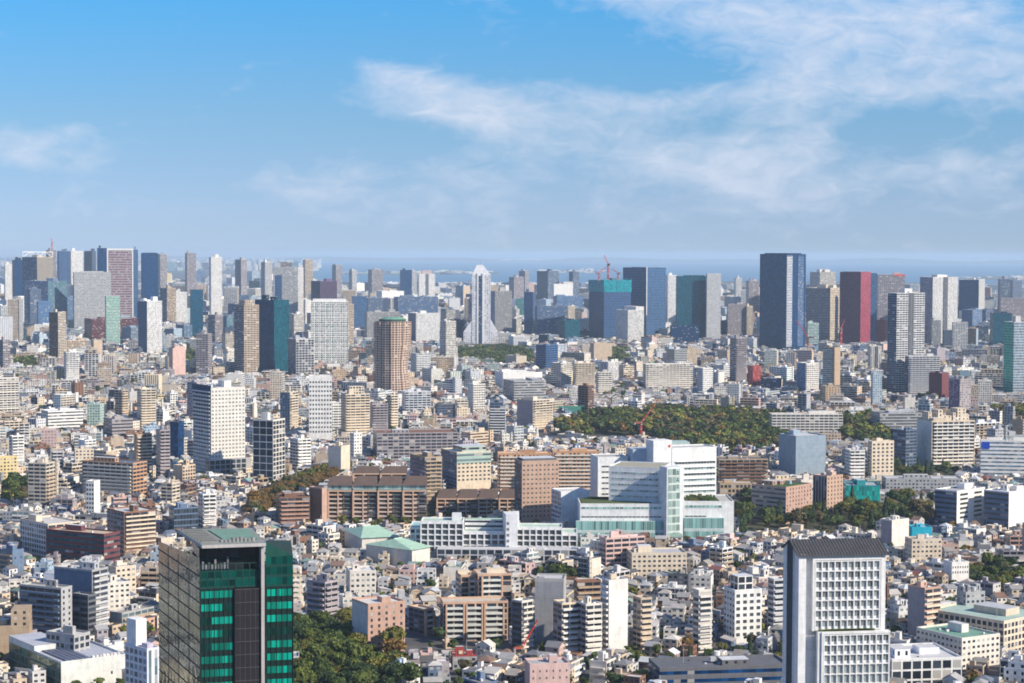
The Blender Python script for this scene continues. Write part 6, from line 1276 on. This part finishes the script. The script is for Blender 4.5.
# ------------------------------------------------------------------ trees
GREENS = [((.062, .092, .018), 'dark green'), ((.100, .128, .022), 'mid green'), ((.175, .168, .028), 'yellow green'), ((.040, .068, .020), 'deep green'), ((.20, .12, .03), 'rusty orange'), ((.11, .09, .035), 'olive brown')]
def crown_arrays(seed, r, h0, h1, nl, nleaf, size, conifer=False):
    g = np.random.default_rng(seed); V = []; F = []; S = []
    if conifer:
        t = g.random(nleaf)**.8; z = h0+(h1-h0)*t; rr = r*(1-t)**.85*(.75+.35*g.random(nleaf)); a = g.random(nleaf)*2*np.pi; P = np.stack([rr*np.cos(a), rr*np.sin(a), z], 1); nrm = np.stack([np.cos(a), np.sin(a), .5*np.ones(nleaf)], 1); tone = .8+.5*g.random(nleaf)
    else:
        cz = (h0+h1)/2; hz = (h1-h0)/2; lc = []
        for _ in range(nl):
            d = g.normal(size=3); d /= np.linalg.norm(d); d[2] = abs(d[2])*.9-.25; q = g.uniform(.35, .78); lc.append([d[0]*r*q, d[1]*r*q, cz+d[2]*hz*q*1.1, g.uniform(.34, .52)*r, g.uniform(.65, 1.3)])
        lc = np.array(lc); idx = g.integers(0, nl, nleaf); d = g.normal(size=(nleaf, 3)); d /= np.linalg.norm(d, axis=1)[:, None]; d[:, 2] = np.where(d[:, 2] < -.3, -d[:, 2], d[:, 2])
        rad = lc[idx, 3]*(.72+.34*g.random(nleaf)); P = lc[idx, :3]+d*rad[:, None]*np.array([1, 1, .8]); nrm = d; tone = lc[idx, 4]*(.75+.5*g.random(nleaf))
    nrm = nrm+g.normal(size=nrm.shape)*.45; nrm /= np.linalg.norm(nrm, axis=1)[:, None]; up = g.normal(size=nrm.shape); u = np.cross(nrm, up); u /= np.linalg.norm(u, axis=1)[:, None]; v = np.cross(nrm, u); sz = size*(.6+.8*g.random(len(P)))[:, None]
    Q = np.stack([P-u*sz-v*sz*.6, P+u*sz-v*sz*.6, P+u*sz*.7+v*sz*.8, P-u*sz*.7+v*sz*.8], 1); return Q, tone
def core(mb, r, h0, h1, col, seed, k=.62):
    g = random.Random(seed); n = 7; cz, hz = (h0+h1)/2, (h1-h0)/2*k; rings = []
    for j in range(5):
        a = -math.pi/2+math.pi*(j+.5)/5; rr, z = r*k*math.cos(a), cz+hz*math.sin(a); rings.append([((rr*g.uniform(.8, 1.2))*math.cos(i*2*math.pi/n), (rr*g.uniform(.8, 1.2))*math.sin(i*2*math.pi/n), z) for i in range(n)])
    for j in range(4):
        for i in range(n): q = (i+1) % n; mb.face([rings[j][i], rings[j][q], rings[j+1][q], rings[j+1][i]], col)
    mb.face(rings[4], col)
def crown_mesh(name, seed, r, h0, h1, nl, nleaf, size, col, conifer=False):
    mb = MB(); Q, tone = crown_arrays(seed, r, h0, h1, nl, nleaf, size, conifer)
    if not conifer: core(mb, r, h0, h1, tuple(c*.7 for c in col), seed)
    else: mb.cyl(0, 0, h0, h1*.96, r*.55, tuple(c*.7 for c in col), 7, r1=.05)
    for q, t in zip(Q.tolist(), tone.tolist()): mb.face([tuple(p) for p in q], tuple(c*t for c in col))
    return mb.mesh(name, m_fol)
def trunk_mesh(h0, r, seed):
    mb = MB(); g = random.Random(seed); c = (.09, .065, .045); mb.cyl(0, 0, 0, h0*1.2, .32, c, 7, r1=.2)
    for k in range(4): a = k*1.57+g.random(); mb.bar((0, 0, h0*.9), (math.cos(a)*r*.5, math.sin(a)*r*.5, h0*1.6), .16, c)
    return mb.mesh('trunk')
VAR = []
for gi, (col, cn) in enumerate(GREENS):
    for v in range(2): VAR.append((gi, crown_mesh('crown', gi*10+v, 5.2, 3.0, 12.0, 11+v*4, 900, .42, col), trunk_mesh(3.2, 5, gi*3+v)))
CON = [crown_mesh('crown', 77+v, 2.6, 1.5, 13, 0, 700, .38, (.04, .07, .025), True) for v in range(2)]; CTR = trunk_mesh(1.6, 2, 5)
def tree(x, y, s, gi, label, group, con=False, rot=None):
    root = thing('conifer_tree' if con else 'broadleaf_tree', label, 'tree', (x, y, 0), rnd.random()*6.28, group); root.scale = (s*rnd.uniform(.9, 1.1), s*rnd.uniform(.9, 1.1), s*rnd.uniform(.85, 1.15))
    if con: cm, tm = rnd.choice(CON), CTR
    else: _, cm, tm = rnd.choice([v for v in VAR if v[0] == gi])
    for n, m in (('trunk', tm), ('crown', cm)): o = bpy.data.objects.new(n, m); C.objects.link(o); o.parent = root
NT = [0, 0]
def plant(poly, spacing, mix, s0, s1, where, con=0.0, grp=None, lim=999):
    W_ = PW[poly]; x0, x1, y0, y1 = PB[poly]; k = 0; pts = []
    for _ in range(int((x1-x0)*(y1-y0)/spacing**2*3)+10):
        x, y = rnd.uniform(x0, x1), rnd.uniform(y0, y1)
        if not inside(x, y, W_) or any((x-a)**2+(y-b_)**2 < (spacing*.75)**2 for a, b_ in pts): continue
        s = rnd.uniform(s0, s1); f = (x, y, 2*s, 2*s, 0)
        if not free(f): continue
        pts.append((x, y)); c_ = rnd.random() < con; gi = rnd.choices(range(6), mix)[0]
        tree(x, y, s, gi, (f"dark pointed conifer {where}" if c_ else f"{GREENS[gi][1]} rounded tree {where}"), (grp or 'trees ')+' '+where+(' conifer' if c_ else ' '+GREENS[gi][1]), c_); NT[c_] += 1; k += 1
        if k >= lim: break
    return k
plant('near', 9.5, [5, 6, 5, 4, .15, .5], .95, 1.5, 'in the wooded park behind the green glass tower', .04, 'park trees')
plant('avenue', 8.5, [.5, 1, 3, 0, 7, 3], .8, 1.2, 'along the autumn coloured avenue by the brown terraces', 0, 'avenue trees')
plant('mid', 12, [3, 3, 2, 4, .5, 1], .95, 1.6, 'in the grove between hospital and salmon brick building', .22, 'grove trees', 90)
plant('hosp', 8, [1, 2, 1, 2, 0, 0], .55, .85, 'in the row along the glazed front of the white hospital', .7, 'hospital row trees', 30)
plant('brown', 9, [1, 2, 2, 1, 0, 0], .5, .8, 'at the foot of the long brown bay apartments', .1, 'courtyard trees', 22)
plant('row', 12, [2, 2, 1, 3, 0, 0], .9, 1.2, 'in the dark row below the turreted cream slab', .35, 'slab trees', 26)
plant('grove', 8, [2, 3, 1, 2, 0, 1], .7, 1.05, 'on the mound by the white school block at the eastern edge', 0, 'mound trees', 30)
plant('dome', 6, [1, 1, 0, 1, 0, 0], .8, 1.0, 'clipped together into a dome north of the windowless grey building', 0, 'dome trees', 8)
plant('office', 12, [1, 2, 2, 1, 0, 0], .5, .8, 'on the terrace behind the long blue glass building', .2, 'terrace trees', 12)
print('TREES', NT)
# woods that read as one mass
def wood(names, spacing, mixes, s0, s1, label, extra=None):
    mb = MB(); T_ = [crown_arrays(200+i, 5.2, 2.5, 11, 9, 130, .85) for i in range(6)]
    def one(x, y, s, gi):
        col = GREENS[gi][0]; k = rnd.uniform(.6, 1.5); col = tuple(c*k for c in col); Q, tone = T_[rnd.randrange(6)]; a = rnd.random()*6.28; c, sn = math.cos(a), math.sin(a)
        R_ = np.array([[c, sn, 0], [-sn, c, 0], [0, 0, 1]]); QQ = (Q.reshape(-1, 3)@R_*s+np.array([x, y, 0])).reshape(-1, 4, 3).tolist()
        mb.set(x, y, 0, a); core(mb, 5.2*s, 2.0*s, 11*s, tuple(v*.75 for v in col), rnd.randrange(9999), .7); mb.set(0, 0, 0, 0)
        for q, t in zip(QQ, tone.tolist()): mb.face([tuple(p) for p in q], tuple(v*t for v in col))
    for nm, mix in zip(names, mixes):
        W_ = PW[nm]; x0, x1, y0, y1 = PB[nm]; n = int((x1-x0)*(y1-y0)/spacing**2)
        for _ in range(n):
            x, y = rnd.uniform(x0, x1), rnd.uniform(y0, y1)
            if inside(x, y, W_) and free((x, y, 2, 2, 0)): one(x, y, rnd.uniform(s0, s1), rnd.choices(range(6), mix)[0])
    if extra:
        for (x, y, s, gi) in extra: one(x, y, s, gi)
    tag(put('woods', mb, None, m_fol), label, 'woods', None, 'stuff')
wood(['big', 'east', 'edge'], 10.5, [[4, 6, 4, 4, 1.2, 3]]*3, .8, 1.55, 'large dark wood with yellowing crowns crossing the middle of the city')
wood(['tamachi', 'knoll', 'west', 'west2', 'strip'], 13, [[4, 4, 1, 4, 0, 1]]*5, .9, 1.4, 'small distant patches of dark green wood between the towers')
# trees scattered in gardens and streets
ex = []; pts = []
tries = 0
while tries < 60000 and len(ex) < 2700:
    tries += 1; y = 800*(4500/800)**rnd.random(); x = rnd.uniform(-.3, .3)*y
    cl_ = math.sin(x*.011+1.3)*math.sin(y*.009+.4)+.55*math.sin(x*.031)*math.sin(y*.027)
    if rnd.random() > .25+max(0, cl_)*.9: continue
    s = rnd.uniform(.35, .85)*(1 if y < 2500 else 1.3); f = (x, y, 2.2*s, 2.2*s, 0)
    if free(f) and not in_park(x, y) and zcap(x, y, 4) > 9*s: occupy(f); ex.append((x, y, s, rnd.choices(range(6), [4, 4, 2, 4, .5, 1])[0]))
vis = sorted([e for e in ex if -5 < proj(e[0], e[1], 5)[0] < 1029 and proj(e[0], e[1], 5)[1] < 684], key=lambda e: -e[2]/e[1]); n = max(0, 290-NT[0]); ind, rest = vis[:n], vis[n:]
for (x, y, s, gi) in ind:
    q = dict(px=proj(x, y, 5)[0], py=proj(x, y, 5)[1], y=y); sz = 'small' if s < .5 else 'middle-sized' if s < .7 else 'tall'
    l = f"{sz} {GREENS[gi][1]} garden tree {relation(q)}"; tree(x, y, s, gi, l, 'garden trees: '+l)
wood([], 10, [], 1, 1, 'countless small garden and street trees between the houses', rest)
# ------------------------------------------------------------------ haze
hz = MB(); hz.box(-36000, 36000, -250, 84000, -2.6, 264, (1, 1, 1), bottom=True)
mh = bpy.data.materials.new('haze'); mh.use_nodes = True; t = mh.node_tree; t.nodes.clear(); o = t.nodes.new('ShaderNodeOutputMaterial'); v = t.nodes.new('ShaderNodeVolumePrincipled')
v.inputs['Color'].default_value = (.66, .84, 1.0, 1); v.inputs['Density'].default_value = HAZE; v.inputs['Anisotropy'].default_value = 0.0; t.links.new(v.outputs[0], o.inputs['Volume'])
tag(put('haze', hz, None, mh), 'thin blue air haze over the whole city', 'haze', None, 'stuff')
